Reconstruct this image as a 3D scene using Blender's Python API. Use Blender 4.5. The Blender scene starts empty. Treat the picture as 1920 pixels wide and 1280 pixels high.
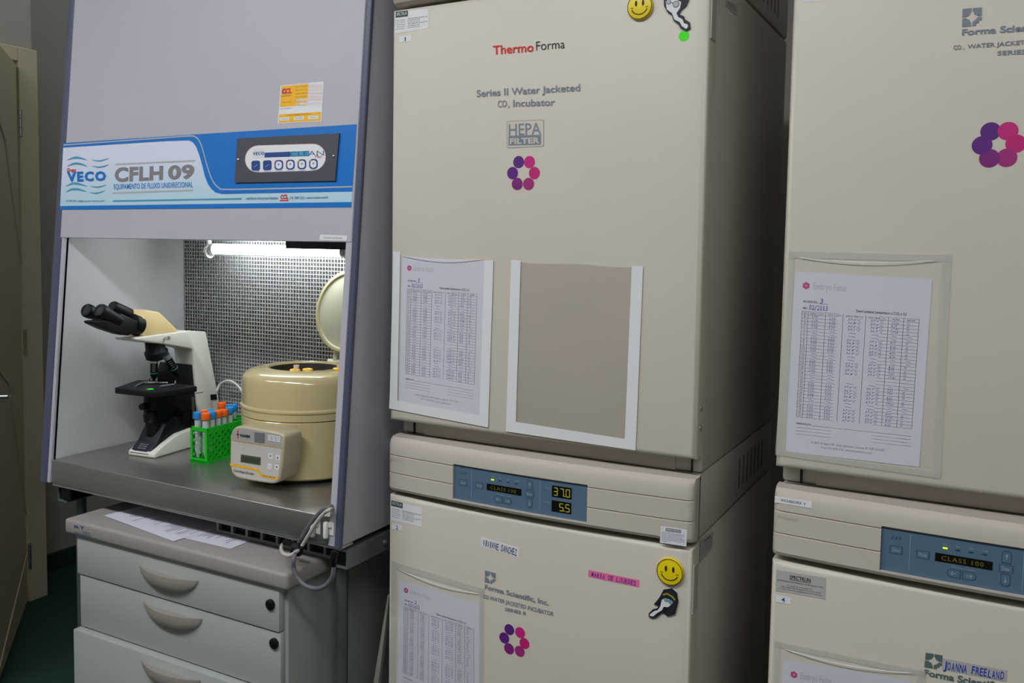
import bpy, bmesh, math, random
from mathutils import Vector, Matrix
random.seed(7)
V = Vector
scn = bpy.context.scene
# ------------------------------------------------------------------ camera
FPX, YAW, PITCH, ROLL = 1687.079, -0.5134, 0.0703, 0.0146
CAM = V((1.0929, -1.5554, 1.466)); PX, PY = 898.2859, 572.9172
Fw = V((math.sin(YAW)*math.cos(PITCH), math.cos(YAW)*math.cos(PITCH), -math.sin(PITCH)))
Rr = V((math.cos(YAW), -math.sin(YAW), 0)); Uu = Rr.cross(Fw)
R2 = math.cos(ROLL)*Rr + math.sin(ROLL)*Uu; U2 = -math.sin(ROLL)*Rr + math.cos(ROLL)*Uu
cd = bpy.data.cameras.new('camera'); co = bpy.data.objects.new('camera', cd); scn.collection.objects.link(co)
co.matrix_world = Matrix(((R2.x, U2.x, -Fw.x, CAM.x), (R2.y, U2.y, -Fw.y, CAM.y), (R2.z, U2.z, -Fw.z, CAM.z), (0, 0, 0, 1)))
cd.sensor_width = 36; cd.lens = FPX/1920*36
cd.shift_x = (960-PX)/1920; cd.shift_y = (PY-640)/1920
cd.clip_start = 0.02
scn.camera = co
# ------------------------------------------------------------------ world, exposure
w = bpy.data.worlds.new('world'); scn.world = w; w.use_nodes = True
w.node_tree.nodes['Background'].inputs[0].default_value = (0.55, 0.6, 0.7, 1)
w.node_tree.nodes['Background'].inputs[1].default_value = 0.05
scn.view_settings.view_transform = 'Standard'; scn.view_settings.look = 'None'
scn.view_settings.exposure = 0.68; scn.view_settings.gamma = 1; scn.view_settings.use_curve_mapping = False
LAMPS = [(0.10, -1.75, 1.25, 0.30, 21), (-1.45, -1.6, 1.25, 0.30, 14), (1.75, -1.9, 1.25, 0.30, 12), (-1.70, .80, .6, .3, 2.4)]    # ceiling luminaires, last two added for brightness: x, y, length, width, strength
TUBE_STRENGTH = 15.0

# ------------------------------------------------------------------ unprojection (photo pixel -> point on a real surface)
def ray(q): return Fw + R2*((q[0]-PX)/FPX) - U2*((q[1]-PY)/FPX)
def on(q, ax, val):
    r = ray(q); return CAM + r*((val-CAM[ax])/r[ax])
def onplane(q, P, n):
    r = ray(q); P = V(P); n = V(n); return CAM + r*((P-CAM).dot(n)/r.dot(n))
def proj(X):
    d = V(X)-CAM; z = d.dot(Fw); return (PX+FPX*d.dot(R2)/z, PY-FPX*d.dot(U2)/z)
def pxm(X):
    a = proj(X); b = proj(V(X)+V((0, 0, .01))); return math.hypot(a[0]-b[0], a[1]-b[1])/.01

# ------------------------------------------------------------------ materials
def lin(c): return tuple(((x/255)/12.92 if x/255 <= .04045 else ((x/255+.055)/1.055)**2.4) for x in c)+(1,)
MC = {}
def mat(name, rgb, rough=.5, metal=0, emit=0, bump=0, bscale=200, var=0, alpha=1, trans=0, coat=0, aniso=False, ior=1.45, spec=.5):
    if name in MC: return MC[name]
    m = bpy.data.materials.new(name); m.use_nodes = True; nt = m.node_tree; b = nt.nodes['Principled BSDF']
    c = lin(rgb); b.inputs['Base Color'].default_value = c
    b.inputs['Roughness'].default_value = rough; b.inputs['Metallic'].default_value = metal
    b.inputs['IOR'].default_value = ior; b.inputs['Specular IOR Level'].default_value = spec
    if emit: b.inputs['Emission Color'].default_value = c; b.inputs['Emission Strength'].default_value = emit
    if alpha < 1: b.inputs['Alpha'].default_value = alpha
    if trans: b.inputs['Transmission Weight'].default_value = trans
    if coat: b.inputs['Coat Weight'].default_value = coat; b.inputs['Coat Roughness'].default_value = .1
    tc = nt.nodes.new('ShaderNodeTexCoord')
    if var or bump or aniso:
        mp = nt.nodes.new('ShaderNodeMapping'); nt.links.new(tc.outputs['Object'], mp.inputs[0])
        if aniso: mp.inputs['Scale'].default_value = (1, 40, 40)
    if bump or aniso:
        n = nt.nodes.new('ShaderNodeTexNoise'); n.inputs['Scale'].default_value = bscale; n.inputs['Detail'].default_value = 3
        nt.links.new(mp.outputs[0], n.inputs['Vector'])
        bp = nt.nodes.new('ShaderNodeBump'); bp.inputs['Strength'].default_value = bump or .05; bp.inputs['Distance'].default_value = .001
        nt.links.new(n.outputs[0], bp.inputs['Height']); nt.links.new(bp.outputs[0], b.inputs['Normal'])
    if var:
        n2 = nt.nodes.new('ShaderNodeTexNoise'); n2.inputs['Scale'].default_value = 6 if var > 0 else 160; n2.inputs['Detail'].default_value = 5
        nt.links.new(mp.outputs[0], n2.inputs['Vector'])
        rp = nt.nodes.new('ShaderNodeMapRange'); v = abs(var)
        rp.inputs['From Min'].default_value = .3; rp.inputs['From Max'].default_value = .7
        rp.inputs['To Min'].default_value = 1-v; rp.inputs['To Max'].default_value = 1+v
        nt.links.new(n2.outputs[0], rp.inputs[0])
        mx = nt.nodes.new('ShaderNodeMix'); mx.data_type = 'RGBA'; mx.blend_type = 'MULTIPLY'; mx.inputs[0].default_value = 1
        mx.inputs[6].default_value = c; nt.links.new(rp.outputs[0], mx.inputs[7]); nt.links.new(mx.outputs[2], b.inputs['Base Color'])
    MC[name] = m; return m
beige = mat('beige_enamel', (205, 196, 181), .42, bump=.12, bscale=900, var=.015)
beige_side = mat('beige_enamel_shaded', (184, 177, 167), .45, bump=.1, bscale=900, var=.02)  # darker, greyer copy of the enamel, with the sides' shade in its colour
panelbeige = mat('beige_moulding', (194, 184, 171), .48, bump=.1, bscale=1200)
hoodgrey = mat('grey_lilac_enamel', (178, 175, 184), .42, bump=.1, bscale=900, var=.012)
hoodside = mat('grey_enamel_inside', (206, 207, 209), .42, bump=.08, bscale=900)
bluegrey = mat('blue_grey_trim', (80, 84, 104), .4)
steel = mat('brushed_steel', (164, 161, 158), .30, metal=.85, aniso=True, bscale=6, bump=.08, var=.06)
alu = mat('aluminium', (196, 196, 198), .3, metal=.85)
alufoil = mat('aluminium_foil', (170, 170, 172), .22, metal=.95, bump=.35, bscale=60)
gridmat = mat('grid_enamel', (178, 178, 178), .35, metal=.35)
dark = mat('dark_gap', (26, 27, 31), .7)
black = mat('black_plastic', (9, 10, 13), .4, spec=.3)
blacksoft = mat('black_satin', (13, 14, 20), .5, spec=.35, bump=.1, bscale=700)
white = mat('white_plastic', (226, 226, 220), .4)
paper = mat('white_paper', (206, 205, 216), .8, bump=.25, bscale=18)
label_white = mat('label_white', (224, 224, 226), .55)
label_grey = mat('label_silver', (178, 177, 174), .35)
tape = mat('white_tape', (222, 221, 222), .6, bump=.4, bscale=80)
cleartape = mat('clear_tape', (205, 208, 200), .25, alpha=.45, bump=.5, bscale=60)
film = mat('clear_film', (225, 226, 226), .16, alpha=.10, bump=.9, bscale=9)
film2 = mat('smoky_film', (152, 138, 118), .26, alpha=.23, bump=.9, bscale=8, var=.15)
ink = mat('black_ink', (32, 32, 38), .6)
inkgrey = mat('grey_ink', (118, 124, 134), .6)
inkpale = mat('pale_ink', (176, 174, 186), .7)
inkblue = mat('blue_ballpoint', (70, 72, 150), .6)
inkgreen = mat('grey_green_ink', (82, 104, 102), .6)
red = mat('red_ink', (206, 42, 34), .5)
green_hdr = mat('dark_green_ink', (26, 66, 54), .5)
banner_white = mat('banner_pale', (205, 212, 226), .4)
banner_ice = mat('banner_ice', (176, 206, 218), .4)
blue = mat('banner_blue', (4, 110, 192), .35)
teal = mat('banner_teal', (66, 150, 182), .4)
navy = mat('navy_ink', (28, 66, 134), .4)
plate_grey = mat('charcoal_plate', (70, 70, 80), .5)
textgrey = mat('letter_grey', (128, 122, 126), .5)
yellow = mat('sticker_yellow', (240, 180, 26), .5)
smile = mat('smiley_yellow', (236, 208, 10), .35)
keypad = mat('keypad_blue', (84, 108, 130), .5)
keyline = mat('keypad_line', (150, 172, 188), .5)
keydark = mat('keypad_dark_line', (50, 66, 92), .5)
lcd = mat('display_black', (12, 12, 10), .25)
led = mat('led_yellow', (186, 182, 30), .5, emit=.2)
leddim = mat('led_dim', (104, 96, 20), .5, emit=.08)
ledg = mat('led_green', (200, 230, 20), .5, emit=.8)
neon = mat('neon_green', (70, 235, 30), .6)
pink = mat('pink_tape', (236, 112, 164), .6)
cabgrey = mat('cabinet_pale_green_grey', (162, 167, 163), .45, bump=.1, bscale=900)
cabtop = mat('cabinet_top_grey', (150, 143, 140), .5, bump=.25, bscale=900, var=-.06)
handle_m = mat('handle_taupe', (158, 148, 140), .45)
cream = mat('centrifuge_cream', (196, 180, 132), .16, coat=.6, var=.015)
creamlight = mat('lid_cream', (214, 210, 184), .3)
creampanel = mat('centrifuge_box', (188, 178, 146), .3, coat=.3)
faceplate = mat('faceplate_grey', (196, 190, 182), .4)
mic_white = mat('microscope_white', (214, 212, 200), .35)
mic_cream = mat('microscope_cream', (232, 206, 150), .4)
green_p = mat('rack_green', (16, 178, 30), .35)
capblue = mat('cap_blue', (34, 134, 206), .35)
caporange = mat('cap_orange', (244, 104, 24), .35)
yel_plastic = mat('yellow_plastic', (252, 190, 16), .3)
clear = mat('clear_plastic', (225, 235, 235), .08, alpha=.28)
liquid = mat('tube_content', (190, 196, 200), .5, alpha=.6)
cable_grey = mat('cable_grey', (98, 97, 104), .45)
cable_white = mat('cable_white', (186, 182, 172), .45)
wallm = mat('wall_paint', (170, 166, 156), .7, bump=.2, bscale=120, var=.03)
doorm = mat('door_cream', (200, 190, 160), .5, bump=.05, bscale=60)
floorm = mat('green_floor', (22, 56, 44), .7, bump=.3, bscale=300, var=-.45)
ceilm = mat('ceiling_white', (215, 215, 212), .8)
chrome = mat('chrome', (200, 200, 205), .15, metal=1)
flower_cols = [mat('flower_%d' % i, c, .45) for i, c in enumerate([(86, 34, 122), (196, 34, 122), (192, 30, 112), (160, 40, 118), (124, 32, 118), (94, 32, 126)])]

# ------------------------------------------------------------------ object helpers
ROOTLOC = {}
def setp(o, label=None, cat=None, group=None, kind=None):
    if label: o['label'] = label
    if cat: o['category'] = cat
    if group: o['group'] = group
    if kind: o['kind'] = kind
    return o
def thing(name, loc, label, cat, group=None):
    o = bpy.data.objects.new(name, None); scn.collection.objects.link(o); o.location = loc; o.empty_display_size = .05
    ROOTLOC[o] = V(loc); return setp(o, label, cat, group)
def rootloc(o):
    while o.parent: o = o.parent
    return ROOTLOC.get(o, V((0, 0, 0)))
def link(name, me, mats, parent=None, loc=None, label=None, cat=None, group=None, kind=None, smooth=None):
    """me holds world coordinates"""
    base = rootloc(parent) if parent else (V(loc) if loc is not None else V((0, 0, 0)))
    me.transform(Matrix.Translation(-base))
    if not isinstance(mats, (list, tuple)): mats = [mats]
    for m in mats: me.materials.append(m)
    o = bpy.data.objects.new(name, me); scn.collection.objects.link(o)
    if parent: o.parent = parent
    else: o.location = base; ROOTLOC[o] = base
    if smooth:
        for p in me.polygons: p.use_smooth = True
        if smooth is not True: me.set_sharp_from_angle(angle=math.radians(smooth))
    return setp(o, label, cat, group, kind)
def mk(name, bm, mats, parent=None, **k):
    bmesh.ops.recalc_face_normals(bm, faces=bm.faces[:])
    me = bpy.data.meshes.new(name); bm.to_mesh(me); bm.free(); return link(name, me, mats, parent, **k)
def B(): return bmesh.new()
def box(bm, x0, x1, y0, y1, z0, z1, bev=0, seg=2, M=None, mi=0):
    vs = [bm.verts.new((x, y, z)) for x in (x0, x1) for y in (y0, y1) for z in (z0, z1)]
    fs = [bm.faces.new([vs[i] for i in f]) for f in ((0, 1, 3, 2), (4, 6, 7, 5), (0, 4, 5, 1), (2, 3, 7, 6), (0, 2, 6, 4), (1, 5, 7, 3))]
    for f in fs: f.material_index = mi
    if bev:
        es = list({e for f in fs for e in f.edges})
        r = bmesh.ops.bevel(bm, geom=es, offset=bev, segments=seg, profile=.5, affect='EDGES')
        vs = list({v for f in r['faces'] for v in f.verts})
    if M: bmesh.ops.transform(bm, matrix=M, verts=[v for v in vs if v.is_valid])
    return bm
def prism(bm, pts, vec, bev=0, seg=2, taper=1, mi=0):
    """closed polygon (3-D points) extruded along vec"""
    vec = V(vec); a = [bm.verts.new(p) for p in pts]; c = sum((V(p) for p in pts), V())/len(pts)
    b = [bm.verts.new(c+vec+(V(p)-c)*taper) for p in pts]; n = len(pts)
    fs = [bm.faces.new(a), bm.faces.new(b[::-1])]+[bm.faces.new((a[i], a[(i+1) % n], b[(i+1) % n], b[i])) for i in range(n)]
    for f in fs: f.material_index = mi
    bmesh.ops.recalc_face_normals(bm, faces=fs)
    if bev: bmesh.ops.bevel(bm, geom=list({e for f in fs for e in f.edges}), offset=bev, segments=seg, profile=.5, affect='EDGES', clamp_overlap=True)
    return bm
def tube(bm, pts, r, n=12, cap=True, mi=0):
    pts = [V(p) for p in pts]; rs = r if isinstance(r, (list, tuple)) else [r]*len(pts); rings = []
    ref = None
    for i, p in enumerate(pts):
        t = (pts[min(i+1, len(pts)-1)]-pts[max(i-1, 0)])
        if t.length < 1e-9: t = (pts[-1]-pts[0])
        t.normalize()
        if ref is None: ref = t.orthogonal().normalized()
        ref = (ref-t*ref.dot(t)).normalized(); s = t.cross(ref)
        rings.append([bm.verts.new(p+(ref*math.cos(a)+s*math.sin(a))*rs[i]) for a in [2*math.pi*k/n for k in range(n)]])
    for a, b in zip(rings, rings[1:]):
        for k in range(n):
            f = bm.faces.new((a[k], a[(k+1) % n], b[(k+1) % n], b[k])); f.material_index = mi
    if cap:
        for q in (rings[0][::-1], rings[-1]): bm.faces.new(q).material_index = mi
    return bm
def lathe(bm, prof, c, axis=(0, 0, 1), n=32, mi=0):
    ax = V(axis).normalized(); c = V(c)
    return tube(bm, [c+ax*(z+i*1e-7) for i, (r, z) in enumerate(prof)], [max(r, 1e-4) for r, z in prof], n, True, mi) if False else _lathe(bm, prof, c, ax, n, mi)
def _lathe(bm, prof, c, ax, n, mi):
    u = ax.orthogonal().normalized(); v = ax.cross(u); rings = []
    for r, z in prof:
        r = max(r, 1e-5); rings.append([bm.verts.new(c+ax*z+(u*math.cos(a)+v*math.sin(a))*r) for a in [2*math.pi*k/n for k in range(n)]])
    for a, b in zip(rings, rings[1:]):
        for k in range(n):
            bm.faces.new((a[k], a[(k+1) % n], b[(k+1) % n], b[k])).material_index = mi
    for q in (rings[0][::-1], rings[-1]): bm.faces.new(q).material_index = mi
    return bm
def spline(pts, n=8):
    P = [V(p) for p in pts]; P = [P[0]*2-P[1]]+P+[P[-1]*2-P[-2]]; out = []
    for i in range(1, len(P)-2):
        for k in range(n):
            t = k/n; a, b, c, d = P[i-1], P[i], P[i+1], P[i+2]
            out.append(.5*((2*b)+(c-a)*t+(2*a-5*b+4*c-d)*t*t+(3*b-a-3*c+d)*t**3))
    return out+[P[-2]]

# ------------------------------------------------------------------ flat print and stickers
TXT = {}
def textpolys(s, bold=0, shear=0, res=2, space=1.0):
    k = (s, bold, shear, res, space)
    if k in TXT: return TXT[k]
    cu = bpy.data.curves.new('t', 'FONT'); cu.body = s; cu.resolution_u = res; cu.offset = bold; cu.shear = shear; cu.space_character = space
    cu.fill_mode = 'FRONT'
    o = bpy.data.objects.new('t', cu); scn.collection.objects.link(o)
    dg = bpy.context.evaluated_depsgraph_get(); me = o.evaluated_get(dg).to_mesh()
    vs = [(v.co.x, v.co.y) for v in me.vertices]; fs = [tuple(p.vertices) for p in me.polygons]
    o.evaluated_get(dg).to_mesh_clear(); bpy.data.objects.remove(o); bpy.data.curves.remove(cu)
    x0 = min(v[0] for v in vs); x1 = max(v[0] for v in vs); y0 = 0; y1 = max(v[1] for v in vs)    # from the baseline up; descenders hang below
    TXT[k] = ([((x-x0)/(x1-x0), (y-y0)/(y1-y0)) for x, y in vs], fs); return TXT[k]
DIG = {'0': 'abcdef', '1': 'bc', '2': 'abged', '3': 'abgcd', '4': 'fgbc', '5': 'afgcd', '6': 'afgedc', '7': 'abc', '8': 'abcdefg', '9': 'abcfgd'}
class Flat:
    """flat artwork that lies on a real surface; surf turns a pixel into a point of that surface, n is its outward normal"""
    def __init__(s, surf, n, zoom=(0, 0, 1), snap=None):
        s.surf = surf; s.n = V(n); s.z = zoom; s.vs = []; s.fs = []; s.mi = []; s.mats = []; s.snap = snap
    def P(s, q): return s.surf((q[0]/s.z[2]+s.z[0], q[1]/s.z[2]+s.z[1]))
    def m(s, mt):
        if mt not in s.mats: s.mats.append(mt)
        return s.mats.index(mt)
    def add(s, pts, faces, mt, h):
        b = len(s.vs)
        for p in pts:
            p = V(p)
            if s.snap: p = s.snap(p)
            s.vs.append(p+s.n*h)
        i = s.m(mt)
        for f in faces: s.fs.append([b+k for k in f]); s.mi.append(i)
    def face(s, pts3, mt, h=.0005): s.add(pts3, [list(range(len(pts3)))], mt, h)
    def poly(s, px, mt, h=.0005): s.face([s.P(q) for q in px], mt, h)
    def bil(s, Q, u, v): return (Q[0]*(1-u)+Q[1]*u)*(1-v)+(Q[3]*(1-u)+Q[2]*u)*v
    def quad3(s, Q, mt, h=.0005, nu=1, nv=1):
        pts = [s.bil(Q, i/nu, j/nv) for j in range(nv+1) for i in range(nu+1)]
        s.add(pts, [[j*(nu+1)+i, j*(nu+1)+i+1, (j+1)*(nu+1)+i+1, (j+1)*(nu+1)+i] for j in range(nv) for i in range(nu)], mt, h)
    def corners(s, px): return [s.P(q) for q in px]
    def quad(s, px, mt, h=.0005, nu=1, nv=1): s.quad3(s.corners(px), mt, h, nu, nv)
    def sub(s, Q, u0, v0, u1, v1): return [s.bil(Q, u0, v0), s.bil(Q, u1, v0), s.bil(Q, u1, v1), s.bil(Q, u0, v1)]
    def rect(s, Q, u0, v0, u1, v1, mt, h=.0008): s.quad3(s.sub(Q, u0, v0, u1, v1), mt, h)
    def upoly(s, Q, uv, mt, h=.0008): s.face([s.bil(Q, u, v) for u, v in uv], mt, h)
    def uline(s, Q, pts, wd, mt, h=.001):
        s.pline([s.bil(Q, u, v) for u, v in pts], wd, mt, h)
    def pline(s, P, wd, mt, h=.001):
        if len(P) < 2: return
        L = []
        for i, p in enumerate(P):
            t = (P[min(i+1, len(P)-1)]-P[max(0, i-1)]).normalized(); c = s.n.cross(t).normalized()
            ww = wd[i] if isinstance(wd, (list, tuple)) else wd
            L += [p-c*ww/2, p+c*ww/2]
        s.add(L, [[2*i, 2*i+2, 2*i+3, 2*i+1] for i in range(len(P)-1)], mt, h)
    def line(s, px, wd, mt, h=.001): s.pline([s.P(q) for q in px], wd, mt, h)
    def text(s, st, Q, mt, h=.001, **k):
        if not isinstance(Q[0], Vector): Q = s.corners(Q)
        vs, fs = textpolys(st, **k)
        s.add([s.bil(Q, x, 1-y) for x, y in vs], fs, mt, h)
    def utext(s, st, Q, u0, v0, u1, v1, mt, h=.001, **k): s.text(st, s.sub(Q, u0, v0, u1, v1), mt, h, **k)
    def circ(s, c, r, mt, h=.0006, n=24, ax=(1, 1), rot=0):
        if not isinstance(c, Vector): c = s.P(c)
        up = V((0, 0, 1)); up = (up-s.n*up.dot(s.n)).normalized(); rt = up.cross(s.n); rt.normalize()
        s.face([c+(rt*math.cos(a)*math.cos(rot)*ax[0]-rt*math.sin(a)*math.sin(rot)*ax[1]+up*math.cos(a)*math.sin(rot)*ax[0]+up*math.sin(a)*math.cos(rot)*ax[1])*r for a in [2*math.pi*k/n for k in range(n)]], mt, h)
    def arc(s, c, r, a0, a1, wd, mt, h=.001, n=16, ax=(1, 1)):
        if not isinstance(c, Vector): c = s.P(c)
        up = V((0, 0, 1)); up = (up-s.n*up.dot(s.n)).normalized(); rt = up.cross(s.n)
        s.pline([c+(rt*math.cos(a)*ax[0]+up*math.sin(a)*ax[1])*r for a in [math.radians(a0+(a1-a0)*k/n) for k in range(n+1)]], wd, mt, h)
    def rpx(s, q, r):   # radius in zoom px -> metres
        return (r/s.z[2])/pxm(s.P(q))
    def seg(s, st, Q, u0, v0, u1, v1, mt, h=.0012, t=.16):
        n = len(st.replace('.', '')); cw = (u1-u0)/n; i = 0
        for ch in st:
            if ch == '.':
                x = u0+i*cw-.10*cw; s.rect(Q, x, v1-(v1-v0)*.12, x+cw*.13, v1, mt, h); continue
            a, b = u0+i*cw+cw*.17, u0+(i+1)*cw-cw*.17; w_, hh = b-a, (v1-v0); tv = hh*.075; tu = w_*.14; mv = (v0+v1)/2
            R = {'a': (a+tu, v0, b-tu*.5, v0+tv), 'd': (a+tu*.5, v1-tv, b-tu, v1), 'g': (a+tu*.8, mv-tv/2, b-tu*.8, mv+tv/2), 'f': (a, v0+tv*.6, a+tu, mv-tv*.5),
                 'e': (a, mv+tv*.5, a+tu, v1-tv*.6), 'b': (b-tu, v0+tv*.6, b, mv-tv*.5), 'c': (b-tu, mv+tv*.5, b, v1-tv*.6)}
            for c in DIG[ch]: s.rect(Q, *R[c], mt, h)
            i += 1
    def build(s, name, parent=None, **k):
        me = bpy.data.meshes.new(name); me.from_pydata([tuple(v) for v in s.vs], [], s.fs); me.update()
        for p, i in zip(me.polygons, s.mi): p.material_index = i
        return link(name, me, s.mats, parent, **k)
def slab(fl, Q, mt, th, h, name, parent, **k):
    """thin plate with real thickness from four points"""
    bm = B(); prism(bm, [p+fl.n*(h+th) for p in Q], -fl.n*th); return mk(name, bm, mt, parent, **k)

# ================================================================== the room
XW0, XW1, YW0, YW1, ZC = -2.44, 2.9, -3.9, 1.30, 2.95
def struct(name, bm, m): return mk(name, bm, m, None, kind='structure')
b = B(); box(b, XW0-.2, XW1+.2, YW0-.2, YW1+.2, -.1, 0); struct('floor', b, floorm)
b = B(); box(b, XW0-.2, XW1+.2, YW0-.2, YW1+.2, ZC, ZC+.1); struct('ceiling', b, ceilm)
b = B(); box(b, XW0-.2, XW1+.2, YW1, YW1+.1, 0, ZC); struct('wall_back', b, wallm)
b = B(); box(b, XW0-.2, XW1+.2, YW0-.1, YW0, 0, ZC); struct('wall_front', b, wallm)
b = B(); box(b, XW1, XW1+.1, YW0, YW1, 0, ZC); struct('wall_right', b, wallm)
b = B(); box(b, XW0-.1, XW0, YW0, YW1, 0, ZC); struct('wall_left', b, wallm)
b = B(); box(b, XW0, XW0+.018, .70, YW1-.02, 0, .075, .004); struct('baseboard_left', b, floorm)
# door frame (jamb and header stand proud of the wall) and the leaf, swung open
XD = -2.19
b = B(); prism(b, [V((XW0, YW0, 0)), V((XW0, -.24, 0)), V((XW0, -.24, 2.17)), V((XW0, .634, 2.17)), V((XW0, .634, 0)), V((XW0, .70, 0)), V((XW0, .70, ZC)), V((XW0, YW0, ZC))], (XD-.02-XW0, 0, 0)); struct('wall_left', b, wallm)
b = B(); box(b, XD-.06, XD, .632, .712, 0, 2.19, .004); struct('trim_1', b, doorm)
b = B(); box(b, XD-.06, XD, -.26, .632, 2.135, 2.19, .004); struct('trim_2', b, doorm)
H0 = V((XD, .622, 0)); LD = V((.757, -.654, 0)).normalized(); LN = V((-.654, -.757, 0)).normalized(); LW = .76
NF = V((LD.y, -LD.x, 0))    # towards the camera side
if NF.dot(CAM-H0) < 0: NF = -NF
b = B()
prism(b, [H0+LD*.004+V((0, 0, .008)), H0+LD*LW+V((0, 0, .008)), H0+LD*LW+V((0, 0, 2.12)), H0+LD*.004+V((0, 0, 2.12))], -NF*.035, .003)
door = mk('door_1', b, doorm, kind='structure', loc=H0)
def lp(u, z, h=0): return H0+LD*u+V((0, 0, z))+NF*h
b = B()
for (u0, z0, u1, z1) in ((.0, 1.36, .33, 1.80), (.33, 1.80, .76, 1.98), (.0, .36, .36, .94), (.36, .94, .76, 1.08), (.0, .2, .76, .04)):
    tube(b, [lp(u0, z0, .001), lp(u1, z1, .001)], .0035, 6)
mk('moulding', b, doorm, door)
b = B()
hp = lp(.70, .95)
tube(b, [hp, hp+NF*.008], .022, 20); tube(b, [hp+NF*.008, hp+NF*.045], .008, 12)
tube(b, spline([hp+NF*.045-LD*.004, hp+NF*.048-LD*.03, hp+NF*.045-LD*.12+V((0, 0, .004))]), .0075, 12)
mk('door_handle', b, chrome, door, smooth=40)
for z in (.19, 1.05, 1.90):
    b = B()
    for k in range(3): tube(b, [V((XD+.006, .630, z-.05+k*.034)), V((XD+.006, .630, z-.05+k*.034+.03))], .0075, 12)
    box(b, XD-.001, XD+.0015, .632, .642, z-.05, z+.05)
    mk('hinge', b, chrome, door, smooth=40)
# dark ribbed panel in the gap behind the hood stand
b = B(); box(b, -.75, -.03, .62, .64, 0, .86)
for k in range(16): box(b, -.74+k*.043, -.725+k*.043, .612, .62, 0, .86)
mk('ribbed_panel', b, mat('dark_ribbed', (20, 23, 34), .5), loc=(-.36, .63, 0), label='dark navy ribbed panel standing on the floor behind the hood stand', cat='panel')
b = B(); pa, pb = on((701, 1275), 1, .03), on((727, 1115), 1, .03); k_ = (pa.x-pb.x)/(pb.z-pa.z); xb_ = pa.x+k_*pa.z
prism(b, [V((xb_+.034, .03, 0)), V((xb_, .03, 0)), V((pb.x, .03, pb.z)), V((pb.x+.004, .03, pb.z))], (0, .01, 0))
bb = b

# ceiling luminaires; third and fourth are unseen, added to brighten sides and door corner
for i, (x, y, L, W_, st) in enumerate(LAMPS):
    t = thing('ceiling_light', (x, y, ZC), 'long white ceiling luminaire '+('in front of the middle incubators', 'in front of the hood', 'to the right of the camera, unseen, added to brighten the side faces', 'short one over the door, unseen, added to brighten the left wall')[i], 'light')
    b = B(); box(b, x-L/2-.03, x+L/2+.03, y-W_/2-.03, y+W_/2+.03, ZC-.05, ZC, .005); mk('housing', b, ceilm, t)
    b = B(); box(b, x-L/2, x+L/2, y-W_/2, y+W_/2, ZC-.056, ZC-.0505); mk('diffuser', b, mat('lamp_glow_%d' % i, (246, 250, 255), .5, emit=st), t)

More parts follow.
